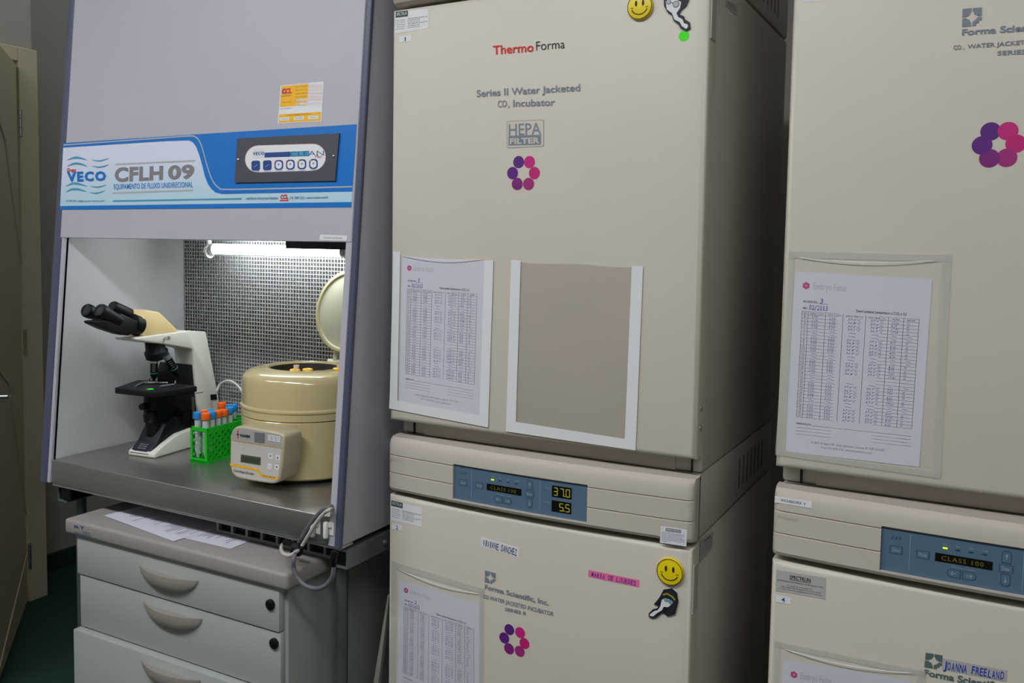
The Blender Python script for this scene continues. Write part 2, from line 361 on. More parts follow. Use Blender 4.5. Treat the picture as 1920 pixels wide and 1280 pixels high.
# ================================================================== incubators
DW = .66
def bow(x, a): s = (x/DW); return a*4*s*(1-s)
DBOW, PBOW = .005, .016
UNIT_H = 1.005
FONTGREY = mat('door_print_grey', (122, 130, 142), .5)
def make_incubator(x0, zt, zb, y0, label, depth=.66):
    """x0 left edge, zt top of the door, zb foot of the door; the control panel sits above the door"""
    t = thing('incubator', (x0+DW/2, y0+.35, zb-.042), label, 'incubator', 'stacked water jacketed incubators')
    T = .042
    # cabinet body: main box, panel section box
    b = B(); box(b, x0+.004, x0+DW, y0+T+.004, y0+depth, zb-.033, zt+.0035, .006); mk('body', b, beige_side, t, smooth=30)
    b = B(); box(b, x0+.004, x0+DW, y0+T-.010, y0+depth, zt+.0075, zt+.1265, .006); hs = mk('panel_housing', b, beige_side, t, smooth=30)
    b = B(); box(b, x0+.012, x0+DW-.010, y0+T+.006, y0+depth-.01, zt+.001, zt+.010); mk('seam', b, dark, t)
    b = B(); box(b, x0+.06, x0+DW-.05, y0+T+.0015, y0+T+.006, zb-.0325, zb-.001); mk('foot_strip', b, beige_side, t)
    b = B(); box(b, x0+.034, x0+.0375, y0+T+.0005, y0+T+.0038, zb-.0325, zb-.001); mk('foot_gap', b, dark, t)
    b = B(); box(b, x0+DW-.020, x0+DW-.0175, y0+T+.0005, y0+T+.0038, zb-.0325, zb-.001); mk('foot_gap', b, dark, t)
    # door with softly rounded edges and a slight bow
    n = 24; b = B(); rows = []
    prof = [(0, T), (0, .010), (.0012, .0055), (.0045, .0015), (.010, 0)]
    def col(i):
        s = i/n; x = x0+DW*s; yb = y0-bow(DW*s, DBOW)
        return x, yb
    # perimeter loops (inset, depth)
    loops = []
    for ins, d in prof:
        L = []
        for i in range(n+1):
            x, yb = col(i); xx = min(max(x, x0+ins), x0+DW-ins); L.append((xx, (yb if d < T else y0)+d, zb+ins))
        for i in range(n, -1, -1):
            x, yb = col(i); xx = min(max(x, x0+ins), x0+DW-ins); L.append((xx, (yb if d < T else y0)+d, zt-ins))
        loops.append([b.verts.new(p) for p in L])
    m = 2*n+2
    for A, C in zip(loops, loops[1:]):
        for k in range(m): b.faces.new((A[k], A[(k+1) % m], C[(k+1) % m], C[k]))
    A = loops[-1]
    for i in range(n): b.faces.new((A[i], A[i+1], A[m-2-i], A[m-1-i]))
    A = loops[0]
    for i in range(n): b.faces.new((A[i], A[m-1-i], A[m-2-i], A[i+1]))
    bmesh.ops.remove_doubles(b, verts=b.verts[:], dist=1e-6)
    dr = mk('door', b, beige, t, smooth=50)
    for z in (zb+.055, zb+.09, zt-.09, zt-.055):
        b = B(); lathe(b, [(.0045, 0), (.0045, .0015), (.002, .003)], (x0+DW, y0+.022, z), (1, 0, 0), 12); mk('hinge_screw', b, alu, dr, smooth=40)
    b = B(); box(b, x0+DW-.0005, x0+DW+.002, y0+.006, y0+.034, zt-.12, zt-.03, .0008, 1); mk('hinge_plate', b, beige_side, dr)
    # control panel moulding, bowed, with grooves and recessed keypad
    pz0, pz1 = zt+.009, zt+.1265
    kx0, kx1, kz0, kz1 = .170, .463, zt+.0205, zt+.0925
    g1, g2 = pz0+.041, pz0+.079
    levels = [(pz0, .028), (pz0+.0002, .012), (pz0+.003, .004), (pz0+.009, 0), (kz0, 0), (kz0+.0001, 'k'), (g1-.0016, 0), (g1, 'g'), (g1+.0016, 0),
              (g2-.0016, 0), (g2, 'g'), (g2+.0016, 0), (kz1, 'k'), (kz1+.0001, 0), (pz1-.014, 0), (pz1-.007, .003), (pz1-.001, .012), (pz1, .030)]
    xs = sorted(set([0, .002, .006, .012]+[DW-.002, DW-.006, DW-.012, DW]+[kx0-.0001, kx0, kx1, kx1+.0001]+[DW*i/20 for i in range(1, 20)]))
    b = B(); grid = []
    for x in xs:
        e = min(x, DW-x); ee = .012*(1-math.sqrt(max(0, 1-(1-min(e, .012)/.012)**2))) if e < .012 else 0
        c = []
        ink_ = kx0-1e-6 <= x <= kx1+1e-6
        for z, d in levels:
            inside = ink_ and kz0 < z <= kz1
            dd = 0 if isinstance(d, str) else d
            if inside: dd = .005
            elif d == 'g': dd = .003
            c.append(b.verts.new((x0+x, y0-.004-bow(x, PBOW)+dd+ee, z)))
        grid.append(c)
    for A, C in zip(grid, grid[1:]):
        for k in range(len(levels)-1): b.faces.new((A[k], C[k], C[k+1], A[k+1]))
    # close sides, top and back
    for A, fl in ((grid[0], 1), (grid[-1], 0)):
        p = b.verts.new((A[0].co.x, y0+.0325, pz0)); q = b.verts.new((A[0].co.x, y0+.0325, pz1))
        b.faces.new(A+[q, p])
    Tp = [c[-1] for c in grid]; b.faces.new(Tp+[b.verts.new((x0+DW, y0+.0425, pz1)), b.verts.new((x0, y0+.0425, pz1))])
    Bp = [c[0] for c in grid]; b.faces.new(Bp+[b.verts.new((x0+DW, y0+.0425, pz0)), b.verts.new((x0, y0+.0425, pz0))])
    cp = mk('control_panel', b, panelbeige, t, smooth=28)
    # keypad plate following the bow
    F = Flat(None, (0, -1, 0), snap=lambda p: V((p.x, y0-.004-bow(p.x-x0, PBOW)+.005, p.z)))
    Q = [V((x0+kx0, 0, kz1)), V((x0+kx1, 0, kz1)), V((x0+kx1, 0, kz0)), V((x0+kx0, 0, kz0))]
    F.quad3(Q, keypad, .0002, 12, 1); kp = F.build('keypad', t)
    def NFl(): return Flat(None, (0, -1, 0), snap=F.snap)
    G = NFl()
    for k in range(3): G.uline(Q, [(.052+k*.018, .27), (.062+k*.018, .19)], .0012, keydark, .0008)
    G.build('alarm_mark', kp)
    for u in (.1425, .664): G = NFl(); G.rect(Q, u, .1, u+.002, .9, keyline, .0008); G.build('divider_line', kp)
    for i, (s, u) in enumerate((('Run', .31), ('Set', .368), ('Cal', .43), ('Config', .492))):
        G = NFl(); G.utext(s, Q, u-.008-.005*(i == 3), .17, u+.008+.005*(i == 3), .215, keyline, .0008); G.build('key_word', kp)
        G = NFl(); G.rect(Q, u-.011, .255, u+.011, .29, ledg if i == 0 else keydark, .0009); G.build('indicator_light', kp)
    for s, r_ in (('Message Center', (.345, .635, .455, .66)), ('Temp °C', (.70, .23, .735, .27)), ('CO2 %', (.70, .62, .735, .66))):
        G = NFl(); G.utext(s, Q, *r_, keyline, .0008); G.build('key_word', kp)
    def btn(pts, txt=None, arrow=None, c=None):
        G = NFl(); G.upoly(Q, pts, keydark, .0007)
        us = [p[0] for p in pts]; vs_ = [p[1] for p in pts]; cu, cv = (min(us)+max(us))/2, (min(vs_)+max(vs_))/2
        G.upoly(Q, [(cu+(u-cu)*.88, cv+(v-cv)*.88) for u, v in pts], keypad, .001)
        if txt: G.utext(txt, Q, cu-.018, cv-.04, cu+.018, cv+.04, keyline, .0012)
        if arrow:
            dx, dv = arrow
            G.uline(Q, [(cu-dx*.012, cv-dv*.05), (cu+dx*.012, cv+dv*.05)], .0009, keyline, .0012)
            for s in (-1, 1): G.uline(Q, [(cu+dx*.013, cv+dv*.055), (cu+dx*.004+s*dv*.007, cv+dv*.01+s*dx*.035)], .0008, keyline, .0012)
        G.build('button', t)
    def rr(u0, v0, u1, v1, side=None):
        cu, cv = (u0+u1)/2, (v0+v1)/2; a = []
        r = .016; rv = r*4.1
        if side == 'l': a = [(u1, v0), (u1, v1)]+[(u0+.02-.02*math.sin(t_), cv+(v1-v0)/2*math.cos(t_)) for t_ in [math.pi*k/8 for k in range(9)]]
        elif side == 'r': a = [(u0, v1), (u0, v0)]+[(u1-.02+.02*math.sin(t_), cv-(v1-v0)/2*math.cos(t_)) for t_ in [math.pi*k/8 for k in range(9)]]
        elif side == 'u': a = [(u1, v1), (u0, v1)]+[(cu-(u1-u0)/2*math.cos(t_), v0+.07-.07*math.sin(t_)) for t_ in [math.pi*k/8 for k in range(9)]]
        elif side == 'd': a = [(u0, v0), (u1, v0)]+[(cu+(u1-u0)/2*math.cos(t_), v1-.07+.07*math.sin(t_)) for t_ in [math.pi*k/8 for k in range(9)]]
        else: a = [(u0, v0), (u1, v0), (u1, v1), (u0, v1)]
        return a
    btn(rr(.045, .41, .108, .585), 'Silence'); btn(rr(.175, .41, .238, .585), 'Mode')
    btn(rr(.323, .70, .388, .88, 'l'), arrow=(-1, 0)); btn(rr(.395, .70, .460, .88, 'r'), arrow=(1, 0))
    btn(rr(.568, .12, .612, .39, 'u'), arrow=(0, -1)); btn(rr(.558, .42, .622, .58), 'Enter'); btn(rr(.568, .61, .612, .88, 'd'), arrow=(0, 1))
    for u0, v0, u1, v1, s in ((.265, .40, .53, .585, 'CLASS 100'), (.75, .16, .888, .465, '37.0'), (.75, .56, .888, .86, '5.5')):
        G = NFl(); G.rect(Q, u0, v0, u1, v1, lcd, .0008); ds = G.build('display', t)
        G = NFl()
        if s[0] == 'C': G.utext(s, Q, u0+.03, v0+.045, u1-.04, v1-.045, leddim, .0012, space=1.15)
        elif len(s) == 4: G.seg(s, Q, u0+.006, v0+.05, u1-.004, v1-.045, led)
        else: G.seg(s, Q, u0+.048, v0+.05, u1-.004, v1-.045, led)
        G.build('display_digits', ds)
    # embossed word at the left of the panel and vents at the sides
    G = Flat(None, (0, -1, 0), snap=lambda p: V((p.x, y0-.004-bow(p.x-x0, PBOW), p.z)))
    Qp = [V((x0+.008, 0, g2-.007)), V((x0+.043, 0, g2-.007)), V((x0+.043, 0, g2-.013)), V((x0+.008, 0, g2-.013))]
    G.text('POWER', Qp, beige_side, .0006); G.build('embossed_word', cp)
    for k in range(7):
        b = B(); yy = y0+.33+k*.036; prism(b, [V((x0+DW-.002, yy, zt+.035)), V((x0+DW-.002, yy+.004, zt+.035)), V((x0+DW-.002, yy+.004, zt+.098)), V((x0+DW-.002, yy, zt+.098))], (.0026, 0, 0))
        mk('vent_slot', b, dark, hs)
    return t, dr, cp

def dsurf(x0, y0, off=0, a=DBOW):
    def f(q):
        y = y0
        for _ in range(4):
            p = on(q, 1, y); y = y0-off-bow(min(max(p.x-x0, 0), DW), a)
        return on(q, 1, y)
    return f
def dsnap(x0, y0, off=0, a=DBOW):
    return lambda p: V((p.x, y0-off-bow(min(max(p.x-x0, 0), DW), a), p.z))
ZB = .085
M_low_t, M_up_t = .9255, 1.9405; M_up_b = 1.0865
MX, RX, RDZ = 0.0, .7955, .0075
inc_M2 = make_incubator(MX, M_low_t, .09, 0, 'lower middle incubator with a pink name tape and a smiley on its door')
inc_M1 = make_incubator(MX, M_up_t, M_up_b, 0, 'upper middle incubator whose door carries a red and black wordmark')
inc_R2 = make_incubator(RX, M_low_t+RDZ, .09+RDZ, 0, 'lower right incubator numbered 4, at the bottom right corner')
inc_R1 = make_incubator(RX, M_up_t+RDZ+.002, M_up_b+RDZ, 0, 'upper right incubator at the right edge of the photo')
for x in (MX, RX):   # low plinth under each stack
    t = thing('stack_base', (x+.33, .33, 0), 'low grey castor frame under the '+('middle' if x == MX else 'right hand')+' incubator stack', 'base')
    b = B(); box(b, x+.02, x+.64, .06, .62, .035, .054, .004); mk('frame', b, alu, t)
    for cx, cy in ((.06, .09), (.6, .09), (.06, .58), (.6, .58)):
        b = B(); lathe(b, [(.017, -.012), (.018, -.009), (.018, .009), (.017, .012)], (x+cx, cy, .018), (1, 0, 0), 20); mk('castor', b, black, t, smooth=40)

def MF(zoom, x0=MX, a=DBOW, off=0): return Flat(dsurf(x0, 0, off, a), (0, -1, 0), zoom, dsnap(x0, 0, off, a))
Z5, Z6, Z7, Z8 = (720, 0, 3.2), (1120, 0, 3.2), (720, 440, 2.7827), (720, 800, 2.667)
ZR2, ZR3, ZR4 = (1440, 0, 2.667), (1440, 440, 2.667), (1440, 880, 3.2)

def flower(F, pts, r, parent, name='flower_sticker', top=False):
    ds = []
    for i, (p, m_) in enumerate(zip(pts, flower_cols)): F.circ(p, F.rpx(p, r), m_, .0005+.00008*i)
    for p in pts: F.circ(p, F.rpx(p, r*.05), flower_cols[4], .0011, 8)
    return F.build(name, parent)
def speclabel(F, quad, parent, style=0):
    Q = F.corners(quad); F.quad3(Q, label_white if style < 2 else label_grey, .0005, 3, 1); o = F.build('sticker', parent)
    G = Flat(None, F.n, snap=F.snap)
    if style == 0:
        G.rect(Q, .01, .0, .38, .27, green_hdr, .0009); G.utext('SPECTRUN', Q, .04, .05, .35, .2, label_white, .0012)
        for k, s in enumerate(('Engenharia Médica Hospitalar Ltda', 'Fone (19) 3231 0040', 'Rua São Carlos, 190 - Pq.', 'CEP 13035-420 Campinas SP', 'spectrun@spectrun.com.br', 'www.spectrun.com.br')):
            G.utext(s, Q, .38, .36+k*.085, .38+(.58 if k in (0, 3) else .36), .41+k*.085, ink, .0009)
        for k in range(5): G.utext(('Modelo', 'Nº Série', 'Data', 'Técnico', 'Próx.')[k], Q, .04, .38+k*.1, .30, .44+k*.1, inkgrey, .0009)
    elif style == 1:
        G.rect(Q, .2, .07, .78, .26, inkgrey, .0009); G.utext('SPECTRUN', Q, .24, .11, .74, .22, label_white, .0012)
        for k in range(7):
            v = .33+k*.085
            G.utext(('Modelo:', 'Nº Série:', 'Data:', 'Técnico:', 'Próxima:', 'Visto:', 'Assinatura')[k], Q, .05, v, .28, v+.05, ink, .0009)
            if k < 6: hand(G, Q, .3, v-.01, .93 if k != 2 else .85, v+.06, inkblue, 9)
    else:
        G.utext('SPECTRUN', Q, .28, .14, .70, .32, ink, .0009, bold=.02); G.rect(Q, .28, .35, .70, .37, ink, .0009)
        G.utext('BIO ENGENHARIA MÉDICA HOSPITALAR LTDA.', Q, .03, .42, .96, .49, ink, .0009)
        for k in range(3): G.utext(('R. Uruguai, 231 - Jd. Chapadão - SP', 'CEP 13000-000  Fone/Fax (19) 3231-0040', 'e-mail: spectrun@spectrun.com.br'), Q, .1, .6, .9, .65, ink) if False else G.utext(('R. Uruguai, 231 - Jd. Chapadão - SP', 'CEP 13000-000  Fone/Fax (19) 3231-0040', 'e-mail: spectrun@spectrun.com.br')[k], Q, (.25, .1, .06)[k], .62+k*.1, (.72, .9, .94)[k], .67+k*.1, ink, .0009)
    G.build('sticker_print', o); return o
def hand(G, Q, u0, v0, u1, v1, mt, n, wd=.0005, h=.0011):
    pts = []
    for i in range(n*2+1):
        u = u0+(u1-u0)*i/(n*2)+random.uniform(-.25, .25)*(u1-u0)/n; v = (v0 if i % 2 else v1)+random.uniform(-.4, .4)*(v1-v0)
        pts.append((u, v))
    G.uline(Q, pts, wd, mt, h)
def handtext(G, Q, s, u0, v0, u1, v1, mt, bold=.009, h=.0011):
    n = len(s); cw = (u1-u0)/n; x = u0
    for ch in s:
        if ch != ' ':
            j = random.uniform(-.06, .06)*(v1-v0); low = ch.islower(); k = cw*random.uniform(.74, .86); nar = .4 if ch in 'Iil1' else 1
            vv = v0+(v1-v0)*(.3 if low and ch not in 'bdhklt' else 0)
            q = G.sub(Q, x+cw*.1+(1-nar)*k/2, vv+j, x+cw*.1+(1-nar)*k/2+k*nar, v1+j)
            d = (q[1]-q[0])*random.uniform(.05, .22)/nar; q[0] = q[0]+d; q[1] = q[1]+d
            G.text(ch, q, mt, h, bold=bold)
        x += cw
def namelabel(F, quad, mt, words, parent, inkm, box_=(.05, .2, .95, .85)):
    Q = F.corners(quad); F.quad3(Q, mt, .0006, 3, 1); o = F.build('name_label', parent)
    G = Flat(None, F.n, snap=F.snap); handtext(G, Q, words, *box_, inkm); G.build('handwriting', o); return o
def numlabel(F, quad, s, parent, mt=label_white, inkm=inkblue):
    Q = F.corners(quad); F.quad3(Q, mt, .0006); o = F.build('number_label', parent)
    G = Flat(None, F.n, snap=F.snap); G.utext(s, Q, *((.46, .2, .54, .85) if s == '1' else (.38, .2, .62, .85)), inkm, .001, bold=.005); G.build('handwriting', o)

def form_sheet(F, quad, num, month, label, parent_loc=None):
    """log sheet: paper plus printed table and handwriting"""
    Q = F.corners(quad); c = (Q[2]+Q[3])/2
    t = thing('log_sheet', (c.x, c.y-.002, c.z), label, 'paper', 'log sheets in plastic pockets')
    F.quad3(Q, paper, .0009, 8, 10); pp = F.build('paper', t)
    G = Flat(None, F.n, snap=F.snap); H = .0012
    # header logo and words
    c0 = F.bil(Q, .095, .075)
    for k in range(6):
        a = math.radians(60*k+30); G.circ(c0+V((math.cos(a), 0, math.sin(a)))*.0036, .0024, flower_cols[2], H)
    G.utext('Embryo Fetus', Q, .15, .055, .40, .092, inkpale, H)
    G.utext('INCUBADORA:', Q, .08, .155, .19, .167, ink, H, bold=.01); G.rect(Q, .195, .168, .27, .1695, ink, H)
    handtext(G, Q, num, .205, .140, .235, .167, inkblue)
    G.utext('MÊS:', Q, .08, .190, .115, .202, ink, H, bold=.01); handtext(G, Q, month, .125, .178, .27, .202, inkblue); G.rect(Q, .12, .2025, .27, .204, ink, H)
    G.utext('Desvio aceitável (temperatura e CO2) ± 0,5', Q, .48, .185, .84, .200, ink, H, bold=.012)
    u0, u1, v0, v1 = .075, .93, .215, .80
    cols = [0, .055, .21, .365, .56, .75, .875, 1]; U = [u0+(u1-u0)*c_ for c_ in cols]; n = 32
    for u in U: G.rect(Q, u-.0013, v0, u+.0013, v1, ink, H)
    for r in range(n+1):
        v = v0+(v1-v0)*r/n; G.rect(Q, u0, v-.0006, u1, v+.0006, ink, H)
    rh = (v1-v0)/n
    for i, s in enumerate(('DIA', 'DISPLAY CO2%', 'TEST CO2%', 'DISPLAY TEMP (°C)', 'TEST TEMP (°C)', 'HORA', 'RESP')):
        wpad = (U[i+1]-U[i])*(.12 if len(s) > 5 else .25); G.utext(s, Q, U[i]+wpad, v0+rh*.28, U[i+1]-wpad, v0+rh*.78, ink, H)
    for r in range(1, n):
        v = v0+rh*r
        kk = .020 if r == 1 else (.019 if r < 10 else .014); G.utext(str(r), Q, U[0]+kk, v+rh*.22, U[1]-kk, v+rh*.78, ink, H)
        off = (r % 7) in (5, 6); late = r in (18, 19)
        for i, s in enumerate(('5.5%', '5.5%', '37.0°C', '37.0°C', '8.00', 'Sd')):
            a, b_ = U[i+1], U[i+2]; wd = b_-a; jj = random.uniform(-.15, .15)*rh
            if late and i > 1: continue
            if off or late:
                G.uline(Q, [(a+wd*.3, v+rh*.45), (a+wd*.62, v+rh*.62)], .0005, inkblue, H+.0001)
            else:
                if i in (2, 3) and random.random() < .3: s = random.choice(('36.9°C', '37.1°C', '36.8°C'))
                if i == 4: s = random.choice(('8.00', '8.15', '7.50', '17.00', '8.30'))
                G.utext(s, Q, a+wd*.22, v+rh*.12+jj, a+wd*(.20+.10*len(s)), v+rh*.82+jj, inkblue, H+.0001, shear=.3, res=1)
    G.utext('OBSERVAÇÃO:', Q, .075, .828, .195, .84, ink, H, bold=.012)
    G.rect(Q, .2, .8395, .93, .841, ink, H)
    for k in range(3): G.rect(Q, .075, .858+k*.018, .93, .8592+k*.018, ink, H)
    G.utext('Av. Barão de Itapura, 385 - Jardim Guanabara - Campinas SP - CEP 13020-430', Q, .2, .925, .75, .937, inkgrey, H, res=1)
    G.utext('Fones: (19) 3232-2324   www.embryofetus.com.br', Q, .28, .948, .66, .959, inkgrey, H, res=1)
    G.build('printed_form', pp); return t

def pocket(F0, outer, inner, label, mtape, mfilm, strips, lip=True, sleeve=None):
    """plastic pocket: film sleeve plus tape strips; outer and inner are pixel quads"""
    F = F0(); Qi = F.corners(inner); c = (Qi[2]+Qi[3])/2
    t = thing('document_pocket', (c.x, c.y, c.z), label, 'document pocket', 'plastic pockets on the doors')
    n = 16; b = B(); F.snap and None
    # sleeve: thin film, its mouth bulging outward
    W_ = 14; Hn = 12; vs = []
    for j in range(Hn+1):
        for i in range(W_+1):
            p = F.snap(F.bil(Qi, i/W_, j/Hn)); s = i/W_
            bul = (.0045*math.sin(math.pi*s)*math.exp(-j*1.4) if lip else 0)
            drop = -.006*math.sin(math.pi*s)*math.exp(-j*2.2) if lip else -.0012*math.sin(9*s)*math.exp(-j*2)
            vs.append(b.verts.new(p+V((0, -.0016-bul, drop))))
    for j in range(Hn):
        for i in range(W_): b.faces.new((vs[j*(W_+1)+i], vs[j*(W_+1)+i+1], vs[(j+1)*(W_+1)+i+1], vs[(j+1)*(W_+1)+i]))
    mk('sleeve', b, mfilm, t, smooth=True)
    if lip:
        pts = [F.snap(F.bil(Qi, s, -.0))+V((0, -.0019-.0045*math.sin(math.pi*s), -.006*math.sin(math.pi*s))) for s in [i/24 for i in range(1, 24)]]
        b = B(); tube(b, pts, .0006, 6); mk('sleeve_lip', b, mat('lip_plastic', (235, 236, 240), .08, spec=.9), t, smooth=True)
    for k, q in enumerate(strips):
        G = F0(); G.quad(q, mtape, .0021+.0002*k, 4, 4); G.build('tape_strip', t)
    return t

# ---- upper middle door
up, upd, upp = inc_M1
F = MF(Z5); speclabel(F, [(70, 72), (270, 50), (269, 170), (68, 203)], up)
F = MF(Z5); numlabel(F, [(93, 222), (165, 209), (165, 246), (92, 257)], '1', up, inkm=ink)
F = MF(Z5)
F.text('Thermo', [(654, 275), (899, 257), (899, 308), (656, 328)], red, bold=.02, res=4)
F.text('Forma', [(914, 250), (1086, 238), (1086, 289), (914, 303)], ink, bold=-.004, res=4); F.build('wordmark', upd)
F = MF(Z5)
F.text('Series II Water Jacketed', [(557, 540), (1178, 503), (1178, 545), (557, 582)], FONTGREY, bold=.018, res=4)
F.text('CO', [(683, 603), (738, 600), (738, 641), (683, 645)], FONTGREY, bold=.018); F.text('2', [(743, 632), (754, 631), (754, 649), (743, 650)], FONTGREY)
F.text('Incubator', [(776, 600), (1028, 592), (1028, 632), (776, 640)], FONTGREY, bold=.018, res=4); F.build('lettering', upd)
F = MF(Z5)
def rrect(x0, y0, x1, y1, r, sl=0, n=5):
    out = []
    for cx, cy, a0 in ((x1-r, y0+r, -90), (x1-r, y1-r, 0), (x0+r, y1-r, 90), (x0+r, y0+r, 180)):
        for k in range(n+1):
            a = math.radians(a0+90*k/n); x = cx+r*math.cos(a); out.append((x, cy+r*math.sin(a)+sl*(x-x0)))
    return out
F.poly(rrect(737, 727, 961, 889, 12, -.045), FONTGREY, .0004); F.poly(rrect(740, 730, 958, 886, 11, -.045), beige, .0006)
F.poly([(748, 815), (943, 808), (943, 868), (748, 874)], FONTGREY, .0008)
F.text('HEPA', [(750, 745), (942, 735), (945, 806), (750, 814)], FONTGREY, bold=.01); F.text('FILTER', [(757, 831), (935, 824), (935, 858), (757, 864)], beige, .0012, bold=.03)
F.build('filter_badge', upd)
flower(MF(Z5), [(808, 972), (873, 972), (903, 1038), (868, 1103), (800, 1103), (772, 1038)], 37, up)
F = MF(Z6); F.circ((520, 216), F.rpx((520, 216), 32), neon, .0006); F.build('dot_sticker', up)
mk('x', B(), dark) if False else None

def smiley(x0, q, rpix, zoom, label):
    F = MF(zoom, x0); c = F.P(q); r = F.rpx(q, rpix)
    t = thing('smiley_magnet', (c.x, c.y-.003, c.z-r), label, 'magnet', 'smiley magnets on the doors')
    b = B(); lathe(b, [(r, 0), (r, .004), (r*.97, .0055), (r*.90, .006)], c, (0, -1, 0), 40); mk('disc', b, smile, t, smooth=40)
    G = Flat(None, (0, -1, 0)); cc = c+V((0, -.006, 0))
    G.arc(cc, r*.93, 0, 360, r*.05, ink, .0004, 40)
    for s in (-1, 1):
        G.circ(cc+V((s*r*.27, 0, r*.22)), r*.22, ink, .0004, 20, (.42, 1)); G.arc(cc+V((s*r*.60, 0, -r*.20)), r*.12, (20 if s < 0 else 60), (120 if s < 0 else 160), r*.045, ink, .0004, 6)
    G.arc(cc+V((0, 0, r*.06)), r*.66, 205, 335, r*.075, ink, .0004, 20); G.build('smile_face', t)
smiley(MX, (260, 42), 82, Z6, 'yellow smiley magnet cut by the top edge, on the upper middle door')
smiley(MX, (1433, 721), 68, Z8, 'yellow smiley magnet on the lower middle incubator door')
def cell_magnet(zoom, outline, inner, hair, lens, band, label):
    F = MF(zoom); P0 = [F.P(q)+V((0, -.0005, 0)) for q in outline]; c = sum(P0, V())/len(P0)
    t = thing('cartoon_magnet', (c.x, c.y, min(p.z for p in P0)), label, 'magnet', 'cartoon magnets on the doors')
    b = B(); prism(b, P0, (0, -.003, 0)); mk('backing', b, mat('magnet_navy', (20, 22, 40), .5), t)
    o = .0036
    G = MF(zoom); G.poly(inner, label_white, o); G.build('body_print', t)
    G = MF(zoom); G.poly(hair, ink, o+.0002); G.build('hair_print', t)
    G = MF(zoom)
    for q, r, m_ in lens: G.circ(q, G.rpx(q, r), m_, o+.0006, 16); G.circ(q, G.rpx(q, r*1.2), ink, o+.0004, 16)
    G.line([l[0] for l in lens], .001, ink, o+.0005)
    if band: G.line(band[0], band[1], band[2], o+.0004)
    G.build('glasses_print', t)
cell_magnet(Z6, [(400, -60), (404, 40), (425, 78), (450, 92), (460, 127), (490, 148), (502, 172), (535, 187), (560, 172), (556, 135), (530, 120), (520, 98), (492, 88), (505, 62), (535, 36), (555, -10), (520, -70), (450, -90)],
            [(414, 10), (420, 58), (452, 82), (466, 120), (497, 134), (512, 160), (536, 176), (548, 164), (545, 148), (524, 142), (514, 118), (488, 104), (478, 82), (500, 50), (508, 5), (470, -20)],
            [(408, -55), (412, 6), (440, 2), (470, -4), (505, 14), (520, 40), (545, -6), (515, -62), (450, -80)], [((432, 14), 13, label_grey), ((476, 28), 17, label_grey)], None,
            'dark cartoon magnet with sunglasses and wavy tail, by the neon green dot')
cell_magnet(Z8, [(1400, 812), (1440, 806), (1466, 828), (1473, 872), (1457, 933), (1420, 944), (1404, 928), (1392, 926), (1372, 944), (1350, 954), (1328, 948), (1326, 930), (1346, 910), (1366, 906), (1380, 890), (1352, 884), (1380, 850)],
            [(1392, 862), (1410, 850), (1436, 862), (1440, 884), (1424, 898), (1402, 896), (1392, 914), (1370, 926), (1350, 944), (1334, 942), (1332, 934), (1352, 918), (1372, 912), (1384, 896)],
            [(1402, 818), (1438, 812), (1461, 832), (1468, 872), (1452, 926), (1424, 936), (1410, 924), (1428, 902), (1446, 884), (1440, 856), (1412, 842), (1396, 856), (1384, 876), (1362, 880), (1386, 850)], [((1414, 861), 9, mat('lens_blue', (110, 170, 190), .3)), ((1438, 872), 10, mat('lens_blue2', (110, 160, 180), .3))], ([(1398, 836), (1418, 830), (1446, 846), (1458, 862)], .003, mat('headband', (150, 150, 20), .6)),
            'dark cartoon magnet with headband and wavy tail, under the lower smiley')
# pockets on the upper middle door
f7 = lambda: MF(Z7)
form_sheet(f7(), [(97, 114), (524, 136), (498, 946), (80, 868)], '1', '02/2013', 'filled log sheet in the pocket at the left of the upper middle door')
pocket(f7, None, [(84, 108), (530, 128), (504, 948), (72, 862)], 'plastic pocket with white tape holding a log sheet, upper middle door', tape, film,
       [[(52, 86), (88, 87), (72, 868), (32, 864)], [(526, 132), (574, 134), (546, 1003), (500, 945)], [(32, 856), (112, 868), (548, 952), (546, 1004), (30, 905)][0:1]+[(548, 950), (546, 1004), (30, 905)]])
pocket(f7, None, [(714, 142), (1298, 168), (1262, 1066), (690, 978)], 'empty plastic pocket framed in white tape on the upper middle door', tape, film2,
       [[(666, 132), (716, 133), (690, 985), (640, 972)], [(1295, 163), (1354, 164), (1315, 1120), (1258, 1068)], [(640, 966), (1316, 1072), (1314, 1123), (638, 1024)]], lip=False)
